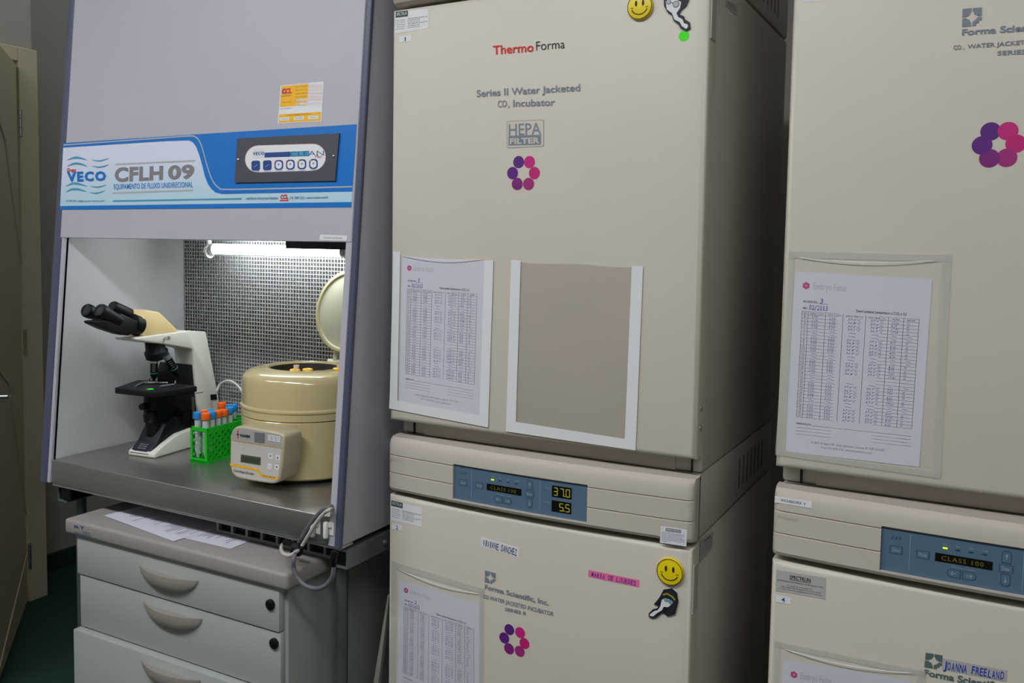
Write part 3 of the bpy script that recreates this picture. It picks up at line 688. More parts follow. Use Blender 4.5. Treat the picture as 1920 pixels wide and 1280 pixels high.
# ---- lower middle door
lo, lod, lop = inc_M2
F = MF(Z8); speclabel(F, [(36, 366), (192, 404), (190, 502), (34, 464)], lo)
F = MF(Z8); numlabel(F, [(42, 482), (91, 493), (91, 521), (42, 510)], '2', lo)
F = MF(Z8); namelabel(F, [(486, 548), (677, 604), (674, 656), (484, 597)], label_white, 'VIVIANE SANCHEZ', lo, inkblue if False else mat('dark_blue_ink', (30, 34, 90), .6))
F = MF(Z8); namelabel(F, [(1023, 714), (1278, 766), (1276, 802), (1021, 748)], pink, 'MARIA DE LOURDES', lo, mat('violet_ink', (80, 40, 140), .6), (.06, .2, .94, .85))
LOGO = ['###.###', '###.###', '##...##', '.......', '##...##', '###.###', '###.##.']
def forma_logo(F, quad, m_):
    Q = F.corners(quad)
    L = [(0, 0, .46, .46, .46, .46), ]
    def q4(x0, y0, x1, y1, cx, cy):   # one quadrant with a stepped inner corner
        sx = 1 if cx > x0 else -1; sy = 1 if cy > y0 else -1
        ax, ay = x0, y0; w_, h_ = abs(cx-x0), abs(cy-y0); X = lambda f: x0+sx*w_*f; Y = lambda f: y0+sy*h_*f
        F.upoly(Q, [(X(0), Y(0)), (X(1), Y(0)), (X(1), Y(.42)), (X(.84), Y(.60)), (X(.80), Y(.80)), (X(.60), Y(.84)), (X(.42), Y(1)), (X(0), Y(1))], m_, .0008)
    q4(0, 0, 0, 0, .47, .47); q4(1, 0, 0, 0, .53, .47); q4(0, 1, 0, 0, .47, .53)
    F.upoly(Q, [(.53, 1), (.53, .76), (.62, .70), (.68, .66), (.74, .60), (.78, .53), (1, .53), (1, .72), (.86, .72), (.86, .86), (.72, .86), (.72, 1)], m_, .0008)
F = MF(Z8); forma_logo(F, [(506, 717), (560, 731), (558, 788), (504, 776)], FONTGREY)
F.text('Forma Scientific, Inc.', [(506, 786), (824, 866), (824, 892), (505, 810)], FONTGREY, bold=.03, res=4)
F.text('CO2 WATER JACKETED INCUBATOR', [(484, 832), (850, 925), (848, 946), (482, 850)], FONTGREY, bold=.02)
F.text('SERIES II', [(606, 901), (709, 924), (708, 940), (605, 917)], FONTGREY, bold=.02); F.build('lettering', lod)
flower(MF(Z8), [(627, 1013), (681, 1028), (703, 1082), (679, 1121), (626, 1108), (602, 1054)], 27, lo)
F = Flat(dsurf(MX, 0, .004, PBOW), (0, -1, 0), Z8, dsnap(MX, 0, .004, PBOW)); speclabel(F, [(1384, 494), (1516, 513), (1512, 598), (1380, 578)], lo, 1)
f8 = lambda: MF(Z8)
form_sheet(f8(), [(76, 762), (480, 884), (482, 1500), (66, 1330)], '2', '02/2013', 'filled log sheet in the pocket on the lower middle door')
pocket(f8, None, [(60, 704), (492, 836), (484, 1545), (52, 1350)], 'clear taped pocket on the lower middle door', cleartape, film,
       [[(40, 664), (66, 668), (58, 1380), (30, 1370)], [(480, 802), (500, 809), (494, 1575), (472, 1555)], [(40, 664), (500, 805), (498, 835), (40, 700)]])
# side stickers
def xsurf(x): return lambda q: on(q, 0, x)
ZS = (1200, 700, 2.206)
F = Flat(xsurf(DW+.0002), (1, 0, 0), ZS); Q = F.corners([(250, 685), (302, 655), (296, 725), (246, 783)]); F.quad3(Q, label_grey, .0006); o = F.build('sticker', lo)
G = Flat(None, (1, 0, 0)); G.utext('CAUTION', Q, .25, .1, .8, .25, ink); [G.rect(Q, .1, .35+.12*k, .9, .38+.12*k, inkgrey) for k in range(4)]; G.build('sticker_print', o)
F = Flat(xsurf(DW+.0002), (1, 0, 0), Z6); Q = F.corners([(772, 0), (840, 28), (838, 98), (770, 32)]); F.quad3(Q, label_grey, .0006); o = F.build('sticker', up)
G = Flat(None, (1, 0, 0)); [G.rect(Q, .1, .2+.15*k, .9, .25+.15*k, inkgrey) for k in range(4)]; G.build('sticker_print', o)
# ---- right incubators
r1, r1d, r1p = inc_R1; r2, r2d, r2p = inc_R2
F = MF(ZR2, RX); F.quad([(171, -22), (262, -27), (260, 5), (170, 10)], label_white); F.build('number_label', r1)
F = MF(ZR2, RX); forma_logo(F, [(973, 45), (1070, 37), (1068, 126), (970, 136)], FONTGREY)
F.text('Forma Scientific, Inc.', [(971, 146), (1540, 102), (1540, 138), (969, 177)], FONTGREY, bold=.03, res=4)
F.text('CO', [(927, 227), (968, 225), (968, 247), (927, 249)], FONTGREY, bold=.02); F.text('2', [(974, 240), (984, 239), (984, 249), (974, 250)], FONTGREY)
F.text('WATER JACKETED INCUBATOR', [(998, 222), (1594, 178), (1594, 201), (997, 243)], FONTGREY, bold=.02)
F.text('SERIES II', [(1147, 256), (1330, 244), (1330, 268), (1147, 277)], FONTGREY, bold=.02); F.build('lettering', r1d)
flower(MF(ZR2, RX), [(1113, 657), (1200, 655), (1239, 718), (1194, 788), (1107, 791), (1070, 726)], 46, r1)
fr = lambda: MF(ZR3, RX)
form_sheet(fr(), [(134, 182), (822, 222), (756, 1160), (86, 1082)], '3', '02/2013', 'filled log sheet for incubator 3 in the upper right pocket')
pocket(fr, None, [(134, 112), (870, 128), (828, 1166), (82, 1088)], 'wide clear taped pocket on the upper right door', cleartape, film,
       [[(104, 78), (136, 82), (86, 1094), (38, 1078)], [(868, 96), (918, 96), (862, 1216), (822, 1170)], [(104, 78), (918, 96), (912, 134), (104, 114)], [(40, 1074), (864, 1178), (862, 1216), (38, 1098)]])
F = Flat(dsurf(RX, 0, .004, PBOW), (0, -1, 0), ZR4, dsnap(RX, 0, .004, PBOW))
Q = F.corners([(42, 156), (264, 190), (262, 232), (40, 196)]); F.quad3(Q, label_white, .0008, 3); o = F.build('name_label', r2)
G = Flat(None, (0, -1, 0), snap=F.snap); G.utext('INCUBDORA  4', Q, .18, .3, .83, .68, ink, .0012); G.build('lettering', o)
F = MF(ZR4, RX); speclabel(F, [(50, 600), (348, 650), (344, 778), (46, 726)], r2, 2)
F = MF(ZR4, RX); numlabel(F, [(46, 747), (138, 766), (137, 810), (45, 793)], '4', r2)
F = MF(ZR4, RX); forma_logo(F, [(947, 1097), (1048, 1113), (1044, 1201), (938, 1184)], inkgreen)
F.text('Forma Scientific, Inc.', [(938, 1196), (1540, 1300), (1536, 1350), (935, 1232)], inkgreen, bold=.03, res=4); F.build('lettering', r2d)
F = MF(ZR4, RX); namelabel(F, [(1046, 1130), (1434, 1204), (1430, 1272), (1042, 1198)], label_grey, 'JOANNA FREELAND', r2, mat('royal_ink', (30, 50, 170), .6), (.02, .2, .96, .9))
fq = lambda: MF(ZR4, RX)
form_sheet(fq(), [(92, 1136), (850, 1262), (800, 2360), (50, 2200)], '4', '02/2013', 'log sheet in the lower right pocket, only its top edge in view')
pocket(fq, None, [(74, 1066), (896, 1222), (850, 2400), (40, 2210)], 'clear taped pocket at the bottom right corner of the photo', cleartape, film,
       [[(42, 1022), (76, 1030), (40, 2200), (4, 2190)], [(894, 1195), (946, 1206), (900, 2420), (850, 2400)], [(42, 1022), (946, 1202), (944, 1240), (40, 1056)]])

# ================================================================== laminar flow hood
HXL, HXR = -.9846, -.0746
OL, OR = -1.023, -.046
def hy(z): return -.1007+.088*(z-.8916)
ZTOP, ZCT, ZOP = 2.70, .8916, 1.462
HB = .34
hood = thing('laminar_flow_hood', (-.53, .25, .84), 'tall grey laminar flow hood with a blue banner and lit work space', 'laminar flow hood')
hn = V((0, -1, .088)).normalized()
def hsurf(q): return onplane(q, (0, hy(ZCT)-.0055, ZCT), hn)
# side panels (inner wall, aluminium front strip, dark trim, outer skin)
for side, xi, xo in (('l', HXL, OL), ('r', HXR, OR)):
    s = 1 if xo > xi else -1; zb = .832
    yb, yt = hy(zb), hy(ZTOP)
    b = B(); a, c = sorted((xi, xo))
    prism(b, [V((a, yb, zb)), V((a, HB+.26, zb)), V((a, HB+.26, ZTOP)), V((a, yt, ZTOP))], (c-a-.0, 0, 0), .003)
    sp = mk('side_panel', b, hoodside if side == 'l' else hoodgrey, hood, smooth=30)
    b = B(); w_ = (.011 if side == 'l' else .016)
    x0, x1 = sorted((xi, xi+s*w_)); prism(b, [V((x0, yb-.004, zb)), V((x0, yb+.01, zb)), V((x0, yt+.01, ZTOP)), V((x0, yt-.004, ZTOP))], (x1-x0, 0, 0), .001, 1); mk('front_strip', b, hoodgrey, hood)
    x0, x1 = sorted((xi+s*w_, xo+s*.003)); b = B()
    prism(b, [V((x0, yb-.006, zb-.004)), V((x0, yb+.006, zb-.004)), V((x0, yt+.006, ZTOP)), V((x0, yt-.006, ZTOP))], (x1-x0, 0, 0), .004, 3); mk('edge_trim', b, bluegrey, hood, smooth=40)
# upper front cover and bodies
b = B(); xc0 = HXL-.0175; prism(b, [V((xc0, hy(ZOP)-.0055, ZOP)), V((xc0, hy(ZOP)+.02, ZOP)), V((xc0, hy(ZTOP)+.02, ZTOP)), V((xc0, hy(ZTOP)-.0055, ZTOP))], (HXR+.0155-xc0, 0, 0), .0012, 1); cover = mk('front_cover', b, hoodgrey, hood)
b = B(); box(b, HXL, HXR, HB+.03, HB+.26, .84, ZTOP); box(b, HXL+.001, HXR-.001, hy(ZTOP)+.03, HB+.03, ZOP+.04, ZTOP); mk('housing', b, hoodside, hood)
# worktop
cy0 = -.105
b = B(); box(b, HXL+.001, HXR-.001, cy0, HB+.03, ZCT-.062, ZCT, .0025, 3); mk('worktop', b, steel, hood, smooth=30)
b = B(); box(b, HXL-.001, -.052, cy0+.004, cy0+.05, ZCT-.068, ZCT-.0625); mk('worktop_lip', b, alu, hood)
# diffuser grid: egg crate of thin bars, pleated foil behind
b = B(); px_, pz_ = .0102, .0108; x = HXL+.004
gx = []
while x < HXR-.002: gx.append(x); x += px_
for x in gx: box(b, x-.0013, x+.0013, HB, HB+.007, ZCT+.001, ZOP+.035)
z = ZCT+.006
while z < ZOP+.035: box(b, HXL+.001, HXR-.001, HB+.0005, HB+.006, z-.0014, z+.0014); z += pz_
mk('diffuser_grid', b, gridmat, hood, kind='stuff')
b = B(); k = 0; prev = None; x = HXL+.002
while x < HXR-.001:
    yy = HB+.012+(.014 if k % 2 else 0)+random.uniform(-.001, .001)
    cur = [b.verts.new((x, yy+.0025*math.sin(z_*9+k*.9)*1.0, z_)) for z_ in [ZCT+(ZOP+.035-ZCT)*j/14 for j in range(15)]]
    if prev:
        for j in range(14): b.faces.new((prev[j], cur[j], cur[j+1], prev[j+1]))
    prev = cur; x += .0041; k += 1
mk('pleated_filter', b, alufoil, hood, kind='stuff')
# fluorescent tube
ly, lz = .255, 1.437
lamp = thing('fluorescent_tube', (-.57, ly, lz), 'lit white fluorescent tube under the hood cover in front of the grid', 'lamp')
xa, xb = on((403, 468), 1, ly).x, -.325
b = B(); tube(b, [V((xa, ly, lz)), V((xb, ly, lz))], .0142, 20); mk('glass_tube', b, mat('tube_glow', (242, 252, 255), .3, emit=TUBE_STRENGTH), lamp, smooth=40)
for xx, s in ((xa, -1), (xb, 1)):
    b = B(); tube(b, [V((xx, ly, lz)), V((xx+s*.012, ly, lz))], .0150, 20); tube(b, [V((xx+s*.01, ly, lz)), V((xx+s*.018, ly, lz))], .003, 8); mk('end_cap', b, alu, lamp, smooth=40)
    b = B(); cx = xx+s*.022
    tube(b, [V((cx-.004, ly, lz-.008)), V((cx+.004, ly, lz-.008))], .018, 20); box(b, cx-.003, cx+.003, ly-.006, ly+.006, lz, ZOP+.04); mk('socket', b, white, lamp, smooth=40)
b = B(); box(b, on((540, 455), 1, .2).x, HXR-.002, .19, .24, 1.443, 1.4625, .002); mk('ballast_box', b, blacksoft, hood)

# ---- banner
Z2 = (100, 140, 3.3103)
hs0 = lambda z_=Z2: Flat(hsurf, hn, z_)
nt_ = banner_white.node_tree; tc_ = nt_.nodes.new('ShaderNodeTexCoord'); sx_ = nt_.nodes.new('ShaderNodeSeparateXYZ'); mr_ = nt_.nodes.new('ShaderNodeMapRange'); mx_ = nt_.nodes.new('ShaderNodeMix')
mx_.data_type = 'RGBA'; nt_.links.new(tc_.outputs['Object'], sx_.inputs[0]); nt_.links.new(sx_.outputs[2], mr_.inputs[0])     # printed fade from pale blue to near white
mr_.inputs[1].default_value = hsurf((300, 375)).z-.84; mr_.inputs[2].default_value = hsurf((300, 290)).z-.84
nt_.links.new(mr_.outputs[0], mx_.inputs[0]); mx_.inputs[6].default_value = lin((178, 208, 222)); mx_.inputs[7].default_value = lin((212, 214, 230)); nt_.links.new(mx_.outputs[2], nt_.nodes['Principled BSDF'].inputs['Base Color'])
F = hs0(); F.quad([(64, 425), (1885, 308), (1850, 822), (42, 838)], banner_white, .0006, 4, 2); ban = F.build('banner', hood)
F = hs0()
F.poly([(62, 446), (60, 560), (230, 470)], banner_ice, .0008) if False else None
F.poly([(64, 425), (860, 372), (1885, 308), (1871, 520), (1857, 725), (1450, 733), (1050, 741), (1010, 732), (985, 712), (962, 680), (942, 630), (925, 560), (908, 500), (890, 452), (870, 422), (845, 408), (700, 413), (63, 453)], blue, .001)
F.poly([(43, 815), (1852, 790), (1850, 822), (42, 838)], blue, .001)
crv = [(65, 437), (400, 413), (700, 391), (850, 381), (880, 385), (905, 405), (925, 450), (950, 540), (975, 620), (1000, 672), (1030, 702), (1065, 712), (1300, 709), (1600, 702), (1858, 695)]
c3 = [F.P(q) for q in crv]; F.pline(spline(c3, 4), .0028, label_grey, .0013)
F.line([(372, 784), (1170, 770)], .0035, teal, .0013)
for a, c, o_ in (((385, 556), (882, 534), 1), ((372, 734), (870, 716), 1)): F.line([a, c], .0035, label_grey, .0013)
F.build('banner_stripes', ban)
F = hs0()
F.text('VECO', [(86, 602), (330, 598), (330, 655), (88, 662)], blue, .0015, bold=.05, space=1.2)
F.text('Grupo', [(88, 580), (144, 578), (144, 601), (88, 603)], red, .0018, bold=.02, shear=.2)
for q in ([(90, 530), (130, 516), (170, 518), (212, 530)], [(90, 568), (130, 552), (170, 554), (212, 568)], [(82, 692), (120, 676), (160, 678), (210, 692)], [(80, 730), (115, 712), (160, 712), (208, 726)]):
    c3 = spline([F.P(p) for p in q], 4); n = len(c3); F.pline(c3, [.0005+.005*math.sin(math.pi*i/(n-1)*.9+.15) for i in range(n)], teal, .0014)
for q in ([(240, 528), (280, 535), (315, 530), (346, 518)], [(240, 566), (280, 574), (320, 568), (346, 556)], [(232, 692), (270, 698), (300, 694), (330, 684)], [(228, 730), (262, 736), (296, 730), (326, 718)]):
    c3 = spline([F.P(p) for p in q], 4); n = len(c3); F.pline(c3, [.0005+.003*math.sin(math.pi*i/(n-1)) for i in range(n)], teal, .0014)
F.build('brand_logo', ban)
F = hs0()
F.text('CFLH', [(385, 576), (684, 564), (682, 648), (383, 662)], textgrey, .0014, bold=.042, res=4, space=1.06); F.build('model_lettering', ban); F = hs0()
F.text('09', [(716, 563), (878, 556), (876, 640), (714, 647)], textgrey, .0014, bold=.042, res=4, space=1.06)
F.build('model_lettering', ban); F = hs0()
F.text('EQUIPAMENTO DE FLUXO UNIDIRECIONAL', [(378, 680), (868, 664), (868, 698), (378, 712)], blue, .0014, bold=.006, space=1.06, res=3)
F.build('subtitle_lettering', ban); F = hs0()
F.text('(19) 3787-3700 - veco@veco.com.br - www.veco.com.br', [(80, 777), (322, 776), (322, 788), (80, 790)], navy, .0014)
F.build('contact_lettering', ban); F = hs0()
F.text('ASSISTÊNCIA TÉCNICA AUTORIZADA:', [(1198, 760), (1398, 757), (1398, 773), (1198, 776)], navy, .0014, bold=.01)
F.text('(19) 3289-3533 - www.cclonline.com.br', [(1470, 757), (1710, 752), (1710, 768), (1470, 773)], navy, .0014)
F.build('service_lettering', ban); F = hs0()
F.text('CCL', [(1412, 745), (1460, 742), (1460, 770), (1412, 773)], red, .0014, bold=.05); F.rect(F.corners([(1408, 778), (1462, 777), (1462, 784), (1408, 785)]), 0, 0, 1, 1, red, .0014)
F.build('service_logo', ban)
# control plate
F = hs0(); Q = F.corners([(1150, 398), (1783, 366), (1757, 660), (1135, 672)])
cpl = slab(F, Q, plate_grey, .004, .001, 'control_plate', hood)
G = hs0(); hh = .0056
def rr2(F, pts, mt, h, m_=None): F.poly(pts, mt, h)
def rounded(x0, y0, x1, y1, r, sl, n=6): return rrect(x0, y0, x1, y1, r, sl, n)
G.poly(rounded(1200, 443, 1702, 612, 82, -.030), mat('plate_red_line', (200, 150, 160), .5), hh-.0002); G.poly(rounded(1203, 446, 1699, 610, 80, -.030), label_white, hh)
G.text('VECO', [(1250, 484), (1320, 480), (1320, 498), (1250, 502)], navy, hh+.0003, bold=.04, space=1.2)
for k in range(5): G.line([(1250, 466+k*13), (1322, 462+k*13)], .0006, label_grey, hh+.0002)
G.poly([(1322, 487), (1480, 480), (1480, 512), (1322, 517)], navy, hh+.0002); G.poly([(1480, 480), (1600, 475), (1600, 508), (1480, 512)], teal, hh+.0002)
G.text('CLEAN', [(1480, 480), (1690, 474), (1690, 504), (1480, 510)], navy, hh+.0004, bold=-.01)
G.text('Plus', [(1636, 504), (1680, 500), (1678, 518), (1634, 522)], red, hh+.0004, shear=.3)
G.build('plate_print', cpl)
for i in range(6):
    cx, cy = 1268+i*71.5, 568-i*2.1; G = hs0()
    G.poly(rrect(cx-27, cy-31, cx+27, cy+31, 20 if i > 1 else 14, -.03), navy, hh+.0003)
    if i > 1: G.poly(rrect(cx-19, cy-23, cx+19, cy+23, 17, -.03), label_white, hh+.0006); G.circ((cx, cy-4), G.rpx((cx, cy), 8), mat('icon_grey', (150, 155, 170), .5), hh+.0008, 12)
    else: G.poly([(cx-12, cy+8), (cx-10, cy+10), (cx+14, cy-8), (cx+12, cy-10)], label_grey, hh+.0006)
    G.circ((cx-18, cy-22), G.rpx((cx, cy), 6), red if i in (2, 3) else (yellow if i in (4, 5) else green_hdr), hh+.0009, 10)
    G.text(('POWER', 'LIGADO', 'VELOCIDADE', 'LAMP UV', 'LUMINÁRIA', 'TOMADA')[i], [(cx-22, cy+33), (cx+22, cy+32), (cx+22, cy+38), (cx-22, cy+39)], navy, hh+.0004, res=1)
    G.build('button', cpl)
for q in ((1157, 530), (1748, 508)):
    F = hs0(); b = B(); c = F.P(q)+hn*.005; lathe(b, [(F.rpx(q, 8), 0), (F.rpx(q, 8), .0012), (F.rpx(q, 5), .002)], c, hn, 14); mk('screw', b, chrome, cpl, smooth=40)
# yellow service sticker
F = hs0(); Q = F.corners([(1412, 68), (1680, 42), (1665, 290), (1395, 303)]); F.quad3(Q, label_white, .0006); st = F.build('service_sticker', hood)
G = Flat(None, hn)
G.rect(Q, .02, .02, .66, .57, yellow, .0009); G.rect(Q, .66, .02, .98, .57, label_white, .0009); G.rect(Q, .02, .57, .98, .6, label_white, .0009); G.rect(Q, .02, .76, .98, .98, yellow, .0009)
for k in range(5): G.rect(Q, .67, .05+.085*k, .97, .105+.085*k, mat('sticker_box', (214, 206, 216), .6), .0011); G.utext(('Nº do Certificado', 'Nº da O.S.', 'Data da Calibração', 'Data da Revisão', 'Próx. Calibração')[k], Q, .38, .07+.085*k, .64, .092+.085*k, ink, .0012, res=1)
for k in range(5): G.rect(Q, .66, .115+.085*k, .98, .125+.085*k, yellow, .001)
for k in range(2): G.rect(Q, .4, .40+.1*k, .96, .455+.1*k, mat('sticker_box', (214, 206, 216), .6), .0012); G.utext(('Téc.', 'Obs.')[k], Q, .42, .415+.1*k, .5, .44+.1*k, inkgrey, .0014)
G.utext('CCL', Q, .05, .09, .28, .22, red, .0012, bold=.06); G.utext('CCL', Q, .045, .085, .15, .225, navy, .0011, bold=.06); G.utext('ASSISTÊNCIA', Q, .03, .26, .27, .30, red, .0012, bold=.02)
G.utext('VERIFICAÇÃO', Q, .05, .44, .30, .465, red, .0012)
G.utext('OBS: EQUIPAMENTO', Q, .03, .61, .3, .63, ink, .0012); G.utext('FLUXO UNIDIRECIONAL ISO 5', Q, .2, .785, .75, .81, ink, .0012)
for k in range(3): G.rect(Q, .04+.33*k, .85, .27+.33*k, .93, label_white, .0012); G.utext(('Próxima troca', 'Data do filtro', 'Visto')[k], Q, .07+.33*k, .87, .24+.33*k, .9, ink, .0014, res=1)
G.build('sticker_print', st)
F = hs0(); Q = F.corners([(1655, 992), (1824, 998), (1822, 1031), (1652, 1027)]); F.quad3(Q, label_white, .0006); st = F.build('name_label', hood)
G = Flat(None, hn); G.utext('FLUXO LAMINAR', Q, .16, .36, .84, .68, inkgrey, .0012); G.build('lettering', st)

# ---- hood stand
st = thing('hood_stand', (-.53, .2, 0), 'grey steel leg frame carrying the laminar flow hood', 'stand')
zt, zb = .823, .779
b = B(); x0, x1, yy = -.99, -.05, -.045
SR = -.062
box(b, -.45, SR-.02, -.055, -.045, zt-.006, zt); box(b, -.45, SR-.02, -.055, -.045, zb, zb+.008)
for k in range(9): box(b, -.45+k*.0455, -.443+k*.0455, -.055, -.045, zb+.008, zt-.006)
mk('front_rail', b, mat('rail_grey', (120, 124, 124), .45, metal=.5), st)
b = B(); box(b, -.45, SR-.02, -.04, -.03, zb, zt); mk('slot_shade', b, dark, st)  # dark sheet standing in for the shade seen through the rail slots
for x, e in ((SR, 1), (-.97, 0)):
    y_ = -.085
    b = B(); box(b, x-.018, x+.018, y_, .56, zb+.036, zb+.040); box(b, x-.018, x+.018, y_, .56, zb, zb+.004); box(b, x-.018, x-.015, y_, .56, zb+.004, zb+.036); box(b, x+.015, x+.018, y_, .56, zb+.004, zb+.036); mk('side_rail', b, mat('rail_grey', (120, 124, 124), .45, metal=.5), st)
    b = B(); box(b, x-.014, x+.014, y_+.004, y_+.01, zb+.005, zb+.035); mk('rail_end_shade', b, black, st)  # black block imitating the darkness inside the open tube end
    for yy in (.0, .5):
        b = B(); tube(b, [V((x-.038 if e else x, yy-.03, .02)), V((x-.038 if e else x, yy-.03, zb))], .0135, 16); mk('leg', b, mat('leg_grey', (92, 97, 97), .4, metal=.4), st, smooth=40)
        b = B(); lathe(b, [(.02, 0), (.02, .006), (.012, .016), (.006, .022)], (x-.038 if e else x, yy-.03, 0), (0, 0, 1), 16); mk('foot', b, black, st, smooth=40)
for yy in (.05, .25):
    b = B(); lathe(b, [(.006, 0), (.006, .003), (.003, .005)], (SR+.018, yy, zb+.02), (1, 0, 0), 10); mk('bolt', b, alu, st, smooth=40)
b = B(); box(b, -.965, -.93, -.09, -.0, .787, .822, .003); mk('end_block', b, black, st)

# ---- leaning grey board in the gap beside the middle stack
mk('leaning_board', bb, mat('board_grey', (150, 150, 142), .6), loc=(0, .1, 0), label='pale grey board leaning in the gap left of the middle incubators', cat='board')

# ================================================================== drawer cabinet
CY = -.17
P1, P2 = on((120, 972), 1, CY), on((538, 1076), 1, CY)
cz = (P1.z+P2.z)/2; cx0, cx1 = P1.x, P2.x; cth = .037
cab = thing('drawer_cabinet', ((cx0+cx1)/2, CY+.24, 0), 'pale grey drawer cabinet with taupe cup handles under the hood', 'cabinet')
b = B(); box(b, cx0, cx1, CY, CY+.47, cz-cth, cz, .008, 3); ct = mk('cabinet_top', b, cabtop, cab, smooth=30)
Fq = Flat(lambda q: on(q, 1, CY), (0, -1, 0), (0, 780, 2.56))
Fq.text('m Y', [(357, 517), (405, 530), (405, 545), (357, 534)], navy, .0006, bold=.03); Fq.text('TOMASI', [(395, 550), (432, 559), (432, 568), (395, 560)], navy, .0006); Fq.text('MOVEIS PARA LABORATORIO', [(357, 553), (438, 574), (438, 582), (357, 562)], navy, .0006)
Fq.build('maker_print', ct)
bx0, bx1 = cx0+.030, cx1-.022
b = B(); box(b, bx0-.001, bx1, CY+.030, CY+.46, .03, cz-cth-.0005); mk('body', b, cabgrey, cab)
for sx in (bx0+.03, bx1-.03):
    for sy in (CY+.06, CY+.43):
        b = B(); lathe(b, [(.014, -.01), (.015, -.007), (.015, .007), (.014, .01)], (sx, sy, .015), (1, 0, 0), 16); mk('castor', b, black, cab, smooth=40)
FY = CY+.012
def fz(q): return on(q, 1, FY).z
zd = [cz-cth-.002, (fz((150, 1085))+fz((523, 1180)))/2, (fz((150, 1176))+fz((523, 1310)))/2, .10]
zd[2] = fz((150, 1176))
dxr = on((523, 1150), 1, FY).x
def zoomq(x, y): return (x/2.56, y/2.56+780)
handles = [(667, 712, 955, 785, 945, 850, 700, 790), (688, 888, 974, 968, 965, 1030, 715, 965), (678, 1170, 966, 1262, 955, 1330, 705, 1250)]
for i in range(3):
    z1, z0 = zd[i], zd[i+1]+.0025
    inset = .003 if i < 2 else -.012
    b = B(); box(b, bx0+(.004 if i == 1 else 0), dxr+(0 if i != 1 else .001), FY+(.004 if i == 1 else 0)-(.014 if i == 2 else 0), CY+.032, z0, z1, .0025, 2); dd = mk('drawer', b, cabgrey, cab, smooth=30)
    fy = FY+(.004 if i == 1 else 0)-(.014 if i == 2 else 0)
    h = handles[i]; PL = on(zoomq(h[0], h[1]), 1, fy); PR = on(zoomq(h[2], h[3]), 1, fy); PB = on(zoomq((h[0]+h[2])/2+40, (h[5]+h[7])/2+35), 1, fy)
    x0_, x1_ = PL.x, PR.x; zt_ = (PL.z+PR.z)/2; w_ = x1_-x0_; hh_ = .042
    # half-moon cup pull: a bulging shell, deepest at its top edge
    b = B(); N, K = 20, 6; rows = []
    for k in range(K+1):
        v = k/K; row = []
        for j in range(N+1):
            s = j/N*2-1; half = hh_*(1-abs(s)**2.6)**.62*(1 if s < 0 else 1)
            zz = zt_-half*v-.0005; yy = fy-.026*(1-abs(s)**2.2)*math.sqrt(max(0, 1-v**2.2))-.0008
            row.append(b.verts.new((x0_+w_*(j/N), yy, zz)))
        rows.append(row)
    for A, C in zip(rows, rows[1:]):
        for j in range(N): b.faces.new((A[j], A[j+1], C[j+1], C[j]))
    back = [b.verts.new((v.co.x, fy-.0002, v.co.z-.006)) for v in rows[0]]
    inn = [b.verts.new((x0_+.006+(w_-.012)*(j/N), fy-.022*(1-abs(j/N*2-1)**2.2)-.0012, zt_-.0008)) for j in range(N+1)]
    for j in range(N): b.faces.new((rows[0][j], inn[j], inn[j+1], rows[0][j+1])); b.faces.new((inn[j], back[j], back[j+1], inn[j+1]))
    bmesh.ops.remove_doubles(b, verts=b.verts[:], dist=1e-5)
    mk('drawer_handle', b, handle_m, dd, smooth=50)
    if i < 2:
        q = ((507, 1133), (514, 1206))[i]; c = on(q, 1, fy-.002); b = B(); lathe(b, [(.0115, -.003), (.0115, .003), (.009, .005), (.003, .0055)], c, (0, -1, 0), 20); mk('lock', b, black, dd, smooth=40)
# papers on the cabinet top
ZP = (0, 780, 2.56)
zsurf = lambda q: on(q, 2, cz+.0012)
for i, (quad, lb) in enumerate((([(492, 480), (700, 420), (900, 585), (830, 600)], 'printed sheet on the cabinet top, its front corner nearest the handles'),
                               ([(700, 520), (900, 470), (1240, 570), (1105, 636)], 'printed sheet lying further right on the cabinet top'))):
    F = Flat(zsurf, (0, 0, 1), ZP); Q = F.corners(quad)
    if i == 0: A, Bc = V((cx0+.075, CY+.235, cz)), None
    c = sum(Q, V())/4
cxm = cx0
def sheet_on_top(c1, c2, lb, dz):
    z = cz+.0008+dz; a, c = on(zoomq(*c1), 2, z), on(zoomq(*c2), 2, z); d = (c-a).normalized(); e = V((d.y, -d.x, 0)); e = e if e.y > 0 else -e
    Q = [a+e*.21, a+e*.21+d*.297, a+d*.297, a]
    F = Flat(None, (0, 0, 1)); F.quad3(Q, paper, .0, 4, 4); m = sum(Q, V())/4
    t = thing('paper_sheet', (m.x, m.y, cz), lb, 'paper', 'sheets on the cabinet top'); pp = F.build('paper', t)
    G = Flat(None, (0, 0, 1))
    for r in range(30):
        u = .05+.03*r; G.rect(Q, u, .1, u+.006, .1+random.uniform(.5, .8), ink, .0004)
    G.build('printed_lines', pp)
sheet_on_top((832, 600), (480, 470), 'printed sheet on the cabinet top, further left, its lit corner at the middle', .0006)
sheet_on_top((1105, 636), (760, 556), 'printed sheet on the cabinet top, further right', 0)
